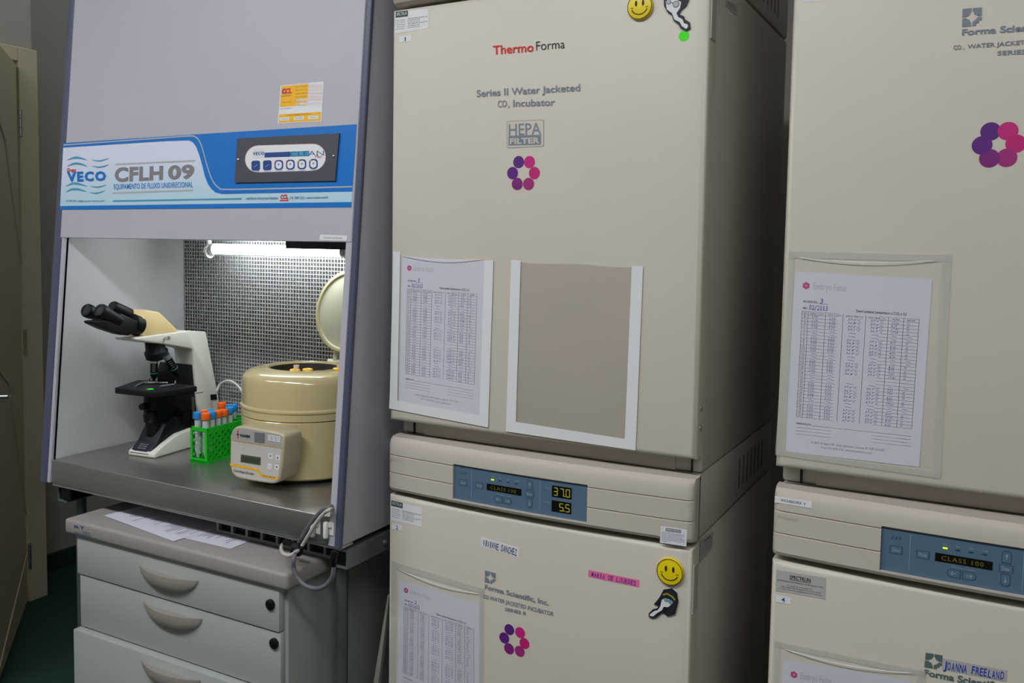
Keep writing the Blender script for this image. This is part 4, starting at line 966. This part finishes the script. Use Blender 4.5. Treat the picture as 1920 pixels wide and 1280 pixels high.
# ================================================================== cables and clips at the hood corner
yc = cy0-.012
def cz_(pts, y=yc): return [on((500+x/3.2, 880+yv/3.2), 1, y if yv < 470 else max(CY-.012, y-(yv-470)*.0012)) for x, yv in pts]
pts = [on((628, 944), 1, -.06)]+cz_([(378, 228), (330, 250), (262, 325), (215, 405), (182, 465), (165, 520), (162, 590), (190, 655), (240, 700), (300, 714), (355, 695), (395, 640), (402, 580), (400, 530)])
b = B(); tube(b, spline(pts, 6), .0048, 10); t = mk('power_cable', b, cable_grey, loc=pts[5], label='dark grey power cable looping below the right end of the worktop', cat='cable', smooth=40)
b = B(); p = [pts[-2], pts[-1], pts[-1]+V((.001, .004, .012))]; tube(b, [p[0], p[1], p[2]], [.0055, .0075, .0085], 12); mk('plug', b, black, t, smooth=40)
pts = [on((628, 951), 1, -.06)]+cz_([(380, 240), (345, 262), (300, 315), (250, 395), (205, 468), (170, 500), (130, 516), (95, 500), (88, 465), (105, 440)], yc-.010)
b = B(); tube(b, spline(pts, 6), .0040, 10); t2 = mk('white_cable', b, cable_white, loc=pts[5], label='pale cable curling beside the dark grey cable at the worktop corner', cat='cable', smooth=40)
p = cz_([(180, 480)], yc-.006)[0]; b = B(); tube(b, [p+V((-.002, 0, -.008)), p+V((.003, 0, .008))], .013, 12); mk('cable_tie', b, black, t, smooth=40)
b = B(); pts = cz_([(105, 440), (125, 432), (150, 450), (165, 475)], yc-.008); tube(b, spline(pts, 5), .0062, 8); mk('cord_end', b, black, t2, smooth=40)
for (x, yv), lb, yp in (((302, 350), 'white cable clip on the steel worktop front', cy0), ((382, 358), 'white cable clip on the hood side strip', hy(.85)-.004)):
    c = on((500+x/3.2, 880+yv/3.2), 1, yp-.004); t = thing('cable_clip', (c.x, yp, c.z-.02), lb, 'clip', 'white clips at the worktop corner')
    b = B(); box(b, c.x-.007, c.x+.007, yp-.002, yp+.0, c.z-.014, c.z+.014, .0008, 1); mk('base_plate', b, white, t)
    b = B(); box(b, c.x-.013, c.x-.003, yp-.014, yp-.004, c.z-.020, c.z+.016, .0035, 3); box(b, c.x-.006, c.x+.002, yp-.006, yp-.0015, c.z+.004, c.z+.012); mk('hook', b, white, t, smooth=40)

# ================================================================== microscope
PM = V((-.83, .06, 0)); A = V((-.12, .993, 0)).normalized(); Lt = V((A.y, -A.x, 0))
ZM = (140, 540, 3.7647)
def mp(q, lat):
    q = (q[0]/ZM[2]+ZM[0], q[1]/ZM[2]+ZM[1]); return onplane(q, PM+Lt*lat, Lt)
mic = thing('microscope', (PM.x, PM.y+.1, ZCT), 'white and black binocular microscope with cream head on the steel worktop', 'microscope')
def mprism(name, px, lat, w_, m_, bev=.002, par=None, taper=1, seg=2):
    b = B(); prism(b, [mp(q, lat) for q in px], -Lt*w_, bev, seg, taper); return mk(name, b, m_, par or mic, smooth=35)
def fixz(o): return o
# base: U-shaped white skirt with black sloping nose
f0 = mp((565, 1184), .056); sF = (f0-PM).dot(A)
def MB(s, lat, z): return PM+A*s+Lt*lat+V((0, 0, z))
zc = ZCT+.0005
b = B(); prism(b, [MB(sF, .056, zc), MB(sF+.20, .056, zc), MB(sF+.20, .056, zc+.056), MB(sF+.09, .056, zc+.047), MB(sF+.035, .056, zc+.029), MB(sF, .056, zc+.012)], -Lt*.090, .004, 3); mk('base', b, mic_white, mic, smooth=35)
b = B(); prism(b, [MB(sF-.0015, .036, zc+.008), MB(sF+.028, .040, zc+.036), MB(sF+.060, .040, zc+.080), MB(sF+.17, .040, zc+.105), MB(sF+.17, .040, zc+.03), MB(sF+.02, .040, zc+.006)], -Lt*.066, .002, 2); ns = mk('base_housing', b, blacksoft, mic, smooth=35)
b = B()
for l0, l1 in ((.028, -.018),):
    n_ = V((0, 0, 0)); q = [MB(sF+.0035, l0, zc+.0129), MB(sF+.0245, l0, zc+.0327), MB(sF+.0245, l1, zc+.0327), MB(sF+.0035, l1, zc+.0129)]
    up_ = (q[1]-q[0]).cross(q[2]-q[1]).normalized()
    if up_.z < 0: up_ = -up_
    prism(b, [p+up_*.0018 for p in q], -up_*.001)
sn = mk('name_plate', b, mat('plate_navy', (60, 70, 130), .5), mic)
G = Flat(None, up_); Qn = [q[2], q[1], q[0], q[3]]; Qn = [q[2], q[1], q[0], q[3]]
G.rect(Qn, .025, .03, .975, .97, blacksoft, .0021)
for k, s in enumerate(('MICROSCOPE', 'ECLIPSE', 'MADE IN JAPAN')): G.utext(s, Qn, .2, .2+.22*k, .8, .32+.22*k, inkpale, .0024, res=1)
G.build('plate_print', sn)
# lamp collector
c = MB(sF+.055, .005, 0); b = B(); lathe(b, [(.023, .05), (.023, .078), (.019, .082), (.0185, .090), (.012, .091)], V((c.x, c.y, zc)), (0, 0, 1), 28); mk('lamp_collector', b, black, mic, smooth=40)
# arm
arm_px = [(420, 350), (800, 300), (930, 307), (1020, 780), (1035, 860), (1030, 1010), (880, 1035), (862, 760), (852, 640), (835, 440), (820, 428), (640, 398), (430, 372)]
mprism('arm', arm_px, .034, .068, mic_white, .005, seg=3)
mprism('arm_cover', [(712, 528), (832, 540), (866, 700), (872, 820), (700, 820), (690, 600)], .027, .054, black, .002)
mprism('power_switch', [(962, 752), (1003, 748), (1006, 786), (966, 790)], .0365, .004, black, .0008)
b = B(); p = mp((640, 352), .036); tube(b, [p, p+Lt*.012], [.0035, .0055], 12); mk('clamp_screw', b, alu, mic, smooth=40)
# head
mprism('head', [(505, 152), (600, 168), (640, 205), (735, 300), (736, 324), (488, 348), (452, 300)], .030, .060, mic_cream, .006, seg=3)
# prism housings and eyepieces
b = B(); tube(b, [mp((450, 268), .012), mp((400, 250), .012)], [.026, .026], 24); mk('head_collar', b, black, mic, smooth=40)
mprism('eye_housing', [(330, 178), (452, 236), (444, 300), (385, 336), (330, 328), (215, 290), (130, 250), (126, 232), (250, 222)], .034, .030, blacksoft, .006, seg=3)
b = B(); tube(b, [mp((262, 128), -.022), mp((272, 132), -.022), mp((420, 200), -.022), mp((436, 208), -.022)], [.012, .0155, .0155, .010], 20); mk('eye_housing', b, blacksoft, mic, smooth=40)
for q0, q1, lat in (((212, 212), (92, 160), -.028), ((318, 230), (188, 162), .030)):
    P0, P1_ = mp(q0, lat), mp(q1, lat); d = (P1_-P0); L_ = d.length
    b = B(); lathe(b, [(.0125, 0), (.0135, L_*.25), (.0145, L_*.5), (.0160, L_*.72), (.0175, L_*.86), (.0175, L_*1.05), (.0150, L_*1.12), (.0100, L_*1.125), (.0098, L_*1.10)], P0, d, 28); ey = mk('eyepiece', b, blacksoft, mic, smooth=40)
    b = B(); lathe(b, [(.0096, L_*1.098), (.0094, L_*1.105)], P0, d, 20); mk('lens', b, mat('lens_glass', (30, 30, 45), .08), ey, smooth=40)
# nosepiece and objectives
def axis_lathe(name, qa, qb, lat, prof, m_, par=None):
    a, c = mp(qa, lat), mp(qb, lat); d = c-a; L_ = d.length; b = B(); lathe(b, [(r, L_*t_) for t_, r in prof], a, d, 28); return mk(name, b, m_, par or mic, smooth=40)
axis_lathe('nosepiece', (560, 372), (585, 500), 0, [(0, .024), (.45, .026), (.55, .0305), (.6, .031), (.9, .029), (.95, .024), (1, .02)], blacksoft)
def objective(qa, qb, lat):
    o = axis_lathe('objective', qa, qb, lat, [(0, .0095), (.12, .0095), (.14, .010), (.70, .010), (.76, .0085), (.82, .008), (.9, .0045), (1, .003)], black)
    axis_lathe('objective_ring', qa, qb, lat, [(.0, .0105), (.16, .0105)], alu, o)
    axis_lathe('band', qa, qb, lat, [(.62, .0103), (.64, .0103)], mat('band_green', (90, 190, 160), .4), o)
    a, c = mp(qa, lat), mp(qb, lat); d = (c-a)
    cam_d = (CAM-a).normalized(); s_ = d.normalized().cross(cam_d).normalized(); nn = s_.cross(d.normalized()).normalized()
    if nn.dot(cam_d) < 0: nn = -nn
    G = Flat(None, nn)
    for k in range(4):
        t0 = .24+.09*k; G.pline([a+d*t0-s_*.0035, a+d*t0+s_*.0045], .0012, label_grey, .0102)
    G.build('scale_print', o)
objective((560, 505), (560, 655), 0); objective((642, 470), (734, 615), .032)
# stage
zst = mp((600, 720), .05).z
def stage_pt(q, z): return on((q[0]/ZM[2]+ZM[0], q[1]/ZM[2]+ZM[1]), 2, z)
zs_ = mp((575, 720), .06).z
S = [stage_pt(q, zs_) for q in ((282, 702), (575, 732), (866, 690), (600, 652), (440, 648))]
b = B(); prism(b, S, (0, 0, -.016), .003, 2); sg = mk('stage', b, blacksoft, mic, smooth=35)
b = B(); ap = [S[0]*.5+S[2]*.5]; cst = ap[0]; d1 = (S[2]-S[0]).normalized(); d2 = V((-d1.y, d1.x, 0))
if d2.dot(A) < 0: d2 = -d2
tube(b, [stage_pt((430, 694), zs_+.003), stage_pt((480, 668), zs_+.003), stage_pt((520, 668), zs_+.003)], .0035, 8); tube(b, [stage_pt((600, 694), zs_+.003), stage_pt((700, 680), zs_+.003)], .0035, 8)
tube(b, [stage_pt((520, 668), zs_+.003), stage_pt((660, 668), zs_+.003)], .003, 8); mk('slide_holder', b, mat('holder_grey', (110, 115, 120), .35, metal=.6), sg, smooth=40)
F = Flat(lambda q: on(q, 2, zs_), (0, 0, 1), ZM); c = F.P((533, 714))
F.face([c+V((math.cos(a)*.0095, math.sin(a)*.0095, 0)) for a in [2*math.pi*k/20 for k in range(20)]], neon, .0006); F.build('dot_sticker', sg)
b = B(); p = mp((523, 645), -.02); lathe(b, [(.004, 0), (.004, .008), (.002, .01)], stage_pt((523, 655), zs_), (0, 0, 1), 10); lathe(b, [(.003, 0), (.003, .006), (.002, .008)], stage_pt((707, 672), zs_), (0, 0, 1), 10); mk('stage_knob', b, alu, sg, smooth=40)
b = B(); tube(b, [stage_pt((850, 742), zs_-.01), stage_pt((905, 735), zs_-.01)], .001, 6); mk('stage_lever', b, mat('brass', (120, 80, 40), .4, metal=.8), sg)
# condenser, focus block, knobs
axis_lathe('condenser', (560, 770), (548, 850), 0, [(0, .026), (.3, .026), (.35, .022), (1, .022)], black)
b = B(); tube(b, [mp((545, 815), .0)-A*.035, mp((545, 815), .0)-A*.02], .007, 12); tube(b, [mp((470, 838), .0), mp((520, 832), .0)], .0085, 12); mk('condenser_lever', b, black, mic, smooth=40)
axis_lathe('field_lens', (540, 868), (545, 955), .004, [(0, .013), (.2, .021), (.75, .021), (1, .014)], black)
mprism('focus_block', [(600, 770), (870, 740), (870, 1010), (800, 1020), (640, 1000), (600, 940)], .028, .056, black, .003)
p = mp((745, 880), .028)
b = B(); tube(b, [p, p+Lt*.012, p+Lt*.0121, p+Lt*.022], [.024, .024, .014, .014], 28); mk('focus_knob', b, black, mic, smooth=40)
b = B(); p = mp((830, 770), .045); p2 = mp((838, 920), .045); tube(b, [p, p2], .0045, 12); mk('stage_shaft', b, mat('shaft_grey', (120, 116, 108), .35, metal=.7), mic, smooth=40)
b = B(); p = mp((838, 930), .045); tube(b, [p, p+V((0, 0, -.02))], [.0115, .0115], 16); p = mp((840, 985), .045); tube(b, [p, p+V((0, 0, -.014))], [.009, .009], 16); mk('stage_control', b, black, mic, smooth=40)

# ================================================================== tube rack and tubes
RC = V((-.614, .074, ZCT)); e1 = V((-1, -.06, 0)).normalized(); e2 = V((-.06, 1, 0)).normalized()
e2 = V((e1.y, -e1.x, 0)); RH, RW, RL = .092, .056, .200; th = .0022
def RP(a, l, z): return RC+e1*a+e2*l+V((0, 0, z))
rack = thing('tube_rack', tuple(RC+e1*RW/2+e2*RL/2), 'bright green plastic test tube rack between microscope and centrifuge', 'rack')
def rbox(b, a0, a1, l0, l1, z0, z1):
    prism(b, [RP(a0, l0, z0), RP(a1, l0, z0), RP(a1, l1, z0), RP(a0, l1, z0)], (0, 0, z1-z0))
NR, NC = 4, 9; pl = RL/NC
def holeplate(name, O, U_, W_, nu, nv, pu, pv, r, nrm, thick, u00, v00):
    """plate built cell by cell around round holes, with a raised ring at each hole"""
    b = B(); K = 12
    def ring(c, rr_, h): return [b.verts.new(c+U_*math.cos(2*math.pi*k/K)*rr_+W_*math.sin(2*math.pi*k/K)*rr_+nrm*h) for k in range(K)]
    def sq(c, h):
        out = []
        for k in range(K):
            a = 2*math.pi*k/K; x, y = math.cos(a), math.sin(a); m_ = max(abs(x), abs(y)); out.append(b.verts.new(c+U_*x/m_*pu/2+W_*y/m_*pv/2+nrm*h))
        return out
    for i in range(nu):
        for j in range(nv):
            c = O+U_*(u00+pu*(i+.5))+W_*(v00+pv*(j+.5)); A_, C_, D_, E_, G_ = sq(c, 0), ring(c, r*1.28, 0), ring(c, r*1.25, .0012), ring(c, r, .0012), ring(c, r, -thick)
            for X, Y in ((A_, C_), (C_, D_), (D_, E_), (E_, G_)):
                for k in range(K): b.faces.new((X[k], X[(k+1) % K], Y[(k+1) % K], Y[k]))
    return b
b = B()
rbox(b, 0, RW, 0, .004, 0, .012); rbox(b, 0, RW, 0, .004, RH-.009, RH); rbox(b, 0, .007, 0, .004, .012, RH-.009); rbox(b, RW-.006, RW, 0, .004, .012, RH-.009)
rbox(b, .002, RW-.002, 0, RL, .004, .007); rbox(b, 0, RW, RL-.004, RL, 0, RH)
rbox(b, RW/2-.001, RW/2+.001, .012, RL-.004, .007, RH-.004)
for l in (.0, RL-.012): rbox(b, -.002, RW+.002, l, l+.012, 0, .007)
mk('frame', b, green_p, rack)
for nm, a_, nr in (('side_panel', 0, -e1), ('side_panel', RW, e1)):
    b = holeplate(nm, RP(a_, 0, 0), e2, V((0, 0, 1)), NC, NR, RL/NC, .0185, .0047, nr, .002, 0, .009); 
    for z0, z1 in ((0, .009), (.083, RH)): prism(b, [RP(a_, 0, z0), RP(a_, RL, z0), RP(a_, RL, z1), RP(a_, 0, z1)], -nr*.002)
    mk(nm, b, green_p, rack, smooth=30)
b = B()
for i in range(NC+1): rbox(b, .002, RW-.002, i*pl-.001 if i else .001, i*pl+.001, RH-.003, RH)
for a0, a1 in ((.001, .006), (RW/2-.002, RW/2+.002), (RW-.006, RW-.001)): rbox(b, a0, a1, 0, RL, RH-.0031, RH-.0001)
mk('top_lattice', b, green_p, rack)
# tubes: one built, the rest copied
def make_tube(capm, loc, label, tilt=(0, 0)):
    t = thing('centrifuge_tube', loc, label, 'tube', 'capped tubes in the green rack'); x, y, z = loc
    b = B(); lathe(b, [(.001, 0), (.0045, .012), (.0078, .022), (.0078, .110)], loc, n=16); mk('barrel', b, clear, t, smooth=40)
    G = Flat(None, (0, 0, 0)); b = B(); lathe(b, [(.0079, .070), (.0079, .102)], loc, n=16); mk('tube_label', b, mat('tube_label_white', (205, 210, 216), .5, alpha=.75), t, smooth=40)
    b = B(); lathe(b, [(.0108, .106), (.0113, .107), (.0113, .120), (.0105, .1225), (.006, .123)], loc, n=20); mk('cap', b, capm, t, smooth=40)
    return t
capz = 1.0125; tl = []
spec = [((148, 612), 0, 'nearest the open end of the rack'), ((210, 618), 1, 'at the front right corner of the rack'), ((213, 588), 1, 'half hidden behind the front corner orange one'), ((282, 603), 0, 'second in the right row of the rack'),
        ((285, 572), 0, 'dark behind the second blue one'), ((340, 537), 1, 'standing highest at the back left row'), ((350, 580), 1, 'third in the right row'), ((405, 572), 1, 'fourth in the right row beside another orange one'),
        ((405, 545), 0, 'low behind the fourth orange one'), ((465, 560), 0, 'last of the right row near the centrifuge'), ((472, 533), 0, 'farthest back beside the centrifuge')]
rows_r = [.018, .043, .0, 0]
protos = {}
for i, (q, isor, lb) in enumerate(spec):
    qq = (q[0]/4.572+340, q[1]/4.572+640); p = on(qq, 2, capz)
    d = p-RC; a_ = d.dot(e1); l_ = d.dot(e2)
    a2 = 0
    tl.append([a2, l_, isor, lb, a_, l_])
used = set(); 
for i, (a2, l2, isor, lb, a_, l_) in enumerate(tl):
    cr = [(1, 0), (0, 0), (1, 1), (0, 1), (1, 2), (1, 4), (0, 2), (0, 3), (1, 5), (0, 4), (1, 6)][i]; a2 = (.0150, .0410)[cr[0]]; l2 = (cr[1]+.5)*pl
    z = capz-.115+(.012 if lb.startswith('standing') else random.uniform(-.001, .002))
    P_ = RP(a2, l2, 0); loc = V((P_.x, P_.y, z)); label = ('orange' if isor else 'blue')+'-capped clear tube '+lb
    if isor not in protos: protos[isor] = make_tube(caporange if isor else capblue, loc, label)
    else:
        s = protos[isor]; r = s.copy(); scn.collection.objects.link(r); r.location = loc; r['label'] = label
        for ch in list(s.children):
            c = ch.copy(); scn.collection.objects.link(c); c.parent = r

# ================================================================== centrifuge
CC = V((-.375, .172, 0)); CR = .155
cen = thing('centrifuge', (CC.x, CC.y, ZCT), 'round cream benchtop centrifuge with open lid and grey control face', 'centrifuge')
z0 = ZCT
b = B(); lathe(b, [(CR-.004, .010), (CR, .014), (CR, .146), (CR-.001, .1475)], (CC.x, CC.y, z0), n=72); mk('body', b, creampanel if False else cream, cen, smooth=30)
b = B(); lathe(b, [(CR-.012, 0), (CR-.012, .010)], (CC.x, CC.y, z0+.0005), n=48); mk('base_ring', b, black, cen, smooth=40)
# upper bowl cover with shoulder and opening, inner wall
prof = [(CR-.004, .148), (CR+.001, .150), (CR+.001, .166), (CR+.0035, .169), (CR+.0035, .173), (CR-.001, .177), (CR-.001, .232), (CR-.004, .243), (CR-.011, .2505), (CR-.024, .2555),
        (CR-.054, .2585), (CR-.056, .2615), (CR-.0635, .2615), (CR-.066, .256), (CR-.066, .15), (.02, .149)]
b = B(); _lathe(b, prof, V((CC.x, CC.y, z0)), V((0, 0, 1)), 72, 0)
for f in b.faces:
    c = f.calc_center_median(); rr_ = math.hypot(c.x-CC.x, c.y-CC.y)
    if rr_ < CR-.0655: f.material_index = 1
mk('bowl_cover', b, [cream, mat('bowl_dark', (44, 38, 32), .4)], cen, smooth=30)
b = B(); lathe(b, [(.02, .15), (.03, .20), (.022, .225), (.008, .235)], (CC.x, CC.y, z0), n=24); 
for k in range(6):
    a = math.radians(60*k+20); d = V((math.cos(a), math.sin(a), 0)); tube(b, [V((CC.x, CC.y, z0+.215))+d*.01, V((CC.x, CC.y, z0+.215))+d*.075], .007, 8)
mk('rotor', b, mat('rotor_grey', (90, 88, 80), .35, metal=.5), cen, smooth=40)
# yellow adapters with tubes in the rotor
ZC6 = (340, 640, 4.572)
for i, (q, kind) in enumerate((((975, 243), 1), ((1083, 240), 0), ((1345, 232), 1))):
    p = on((q[0]/4.572+340, q[1]/4.572+640), 2, z0+.262); 
    lb = ('yellow tube adapter holding a clear tube inside the centrifuge bowl', 'empty yellow tube adapter ring inside the centrifuge bowl', 'clear tube in the bowl at the hood edge')[i]
    t = thing('tube_adapter', (p.x, p.y, z0+.20), lb, 'tube', 'tubes in the centrifuge bowl')
    b = B(); lathe(b, [(.008, 0), (.010, .055), (.0128, .0575), (.0128, .0625), (.0105, .0640), (.0075, .0625), (.0070, .03)], (p.x, p.y, z0+.20), n=24); mk('sleeve', b, yel_plastic, t, smooth=40)
    if kind:
        b = B(); tube(b, [V((p.x, p.y, z0+.22)), V((p.x+.004, p.y, z0+.274))], .0062, 16, cap=False); tube(b, [V((p.x+.0038, p.y, z0+.271)), V((p.x+.004, p.y, z0+.274))], .0073, 16, cap=False); mk('glass_tube', b, mat('tube_rim', (235, 220, 200), .15, alpha=.6), t, smooth=40)
# lid, hinged at the back right
hp_ = on((628, 662), 1, CC.y+.115); lc = on((655, 584), 1, CC.y+.105)
LR = .108
lnrm = V((-.02, -.98, .18)).normalized()
b = B(); lathe(b, [(LR-.006, -.012), (LR, -.006), (LR, .004), (LR-.004, .008), (LR-.010, .008), (LR-.013, .003), (LR-.02, .0015), (.001, .0015)], lc, lnrm, 64); lid = mk('lid', b, [mat('lid_rim', (206, 196, 152), .25, coat=.3)], cen, smooth=35)
b = B(); lathe(b, [(LR-.0125, .0018), (LR-.0125, .0030), (.001, .0031)], lc, lnrm, 64); mk('lid_lining', b, creamlight, lid, smooth=35)
b = B(); top_ = V((hp_.x, hp_.y, z0+.258)); tube(b, [top_-V((.02, 0, 0)), top_+V((.05, 0, 0))], .008, 16); tube(b, [top_+V((0, 0, -.0)), top_+V((.005, .004, .03))], [.007, .010], 12); mk('lid_hinge', b, creamlight, cen, smooth=40)
# control box
FYc = -.032
def cz6(q): return on((q[0]/4.572+340, q[1]/4.572+640), 1, FYc)
pl_ = [cz6(q) for q in ((418, 800), (412, 1060), (430, 1130), (470, 1170), (600, 1198), (770, 1222), (812, 1215), (840, 1190), (868, 1050), (884, 850), (880, 810), (850, 785), (700, 757), (520, 724), (470, 728), (437, 752))]
b = B(); prism(b, pl_, (0, .062, 0), .013, 4); 
bx_ = mk('control_box', b, creampanel, cen, smooth=35)
F = Flat(lambda q: on(q, 1, FYc), (0, -1, 0), ZC6)
def shrink(P_, f):
    c = sum(P_, V())/len(P_); return [c+(p-c)*f for p in P_]
F.face(shrink(pl_, .93), faceplate, .0004); fp = F.build('face_plate', cen)
def CF(): return Flat(lambda q: on(q, 1, FYc), (0, -1, 0), ZC6)
G = CF()
G.poly([(442, 770), (470, 746), (520, 742), (700, 772), (840, 798), (862, 815), (860, 912), (436, 845)], mat('face_grey2', (168, 164, 160), .4), .0008)
G.line([(438, 848), (862, 914)], .0008, yellow, .0012)
G.poly([(418, 1042), (640, 1085), (668, 1098), (690, 1140), (832, 1168), (826, 1188), (680, 1155), (655, 1115), (630, 1103), (420, 1062)], yellow, .0011)
G.text('FANEM', [(508, 792), (592, 802), (592, 825), (508, 815)], ink, .0012, bold=.06)
G.poly([(484, 758), (492, 760), (492, 834), (484, 832)], red, .0012); G.line([(472, 793), (504, 799)], .0012, ink, .0014); G.circ((488, 796), G.rpx((488, 796), 9), ink, .0013, 12)
G.text('SÃO PAULO - BRASIL', [(530, 826), (592, 833), (592, 838), (530, 831)], inkgrey, .0012, res=1)
G.poly([(628, 776), (719, 786), (718, 874), (630, 864)], mat('label_slate', (112, 112, 116), .4), .0011)
G.text('TEMPORARIO', [(645, 820), (705, 828), (705, 836), (645, 828)], inkgrey, .0014, res=1)
G.poly([(745, 797), (852, 812), (850, 862), (745, 845)], label_white, .0011)
for k in range(3): G.line([(748, 808+k*13), (848, 822+k*13)], .0006, ink, .0013)
for x in (778, 815): G.line([(x, 815), (x, 855)], .0008, ink, .0013)
G.text('CENTRÍFUGA 206', [(498, 876), (580, 884), (580, 891), (498, 883)], mat('faint_red', (190, 150, 130), .6), .0012, res=1)
G.text('BL', [(532, 912), (545, 914), (545, 922), (532, 920)], inkgrey, .0012, res=1)
G.text('Centrífuga Excelsa', [(450, 1092), (624, 1122), (622, 1143), (448, 1113)], ink, .0013, bold=.004, shear=.3)
G.text('Mod. 206 BL', [(698, 1140), (812, 1160), (812, 1174), (698, 1153)], ink, .0013, shear=.3)
G.build('face_print', fp)
b = B(); Q = [cz6(q)+V((0, -.002, 0)) for q in ((514, 966), (682, 992), (680, 1058), (511, 1030))]; prism(b, Q, (0, .002, 0), .0006, 1); mk('display', b, mat('lcd_green', (74, 84, 62), .3), cen)
G = CF(); G.poly([(524, 980), (672, 1003), (670, 1045), (522, 1020)], mat('lcd_inner', (62, 72, 54), .25), .0022); G.build('display_glass', cen)
for i, (q, s) in enumerate((((767, 981), 'P'), ((829, 993), '^'), ((759, 1067), '/'), ((821, 1075), 'v'))):
    G = CF(); x, y = q; G.poly(rrect(x-18, y-24, x+18, y+22, 5, .1), label_white, .0009)
    if s == '^': G.poly([(x-8, y+8), (x+8, y+11), (x, y-10)], ink, .0013)
    elif s == 'v': G.poly([(x-8, y-8), (x+8, y-5), (x, y+12)], ink, .0013)
    elif s == 'P': G.text('P', [(x-6, y-9), (x+7, y-7), (x+7, y+9), (x-6, y+7)], ink, .0013, bold=.03)
    else: G.line([(x-10, y-6), (x+10, y+12)], .0007, inkgrey, .0013)
    G.build('button', cen)
# cable behind rack, from microscope to behind the centrifuge
pts = [on((x/4.572+340, y/4.572+640), 1, yy) for x, y, yy in ((300, 430, .27), (330, 370, .28), (390, 338, .285), (450, 352, .29), (505, 405, .29), (538, 475, .29), (548, 560, .29), (548, 640, .3), (546, 720, .31))]
b = B(); tube(b, spline(pts, 6), .0036, 10); mk('lamp_cord', b, cable_white, loc=pts[4], label='white cord arching in front of the metal grid beside the centrifuge', cat='cable', smooth=40)
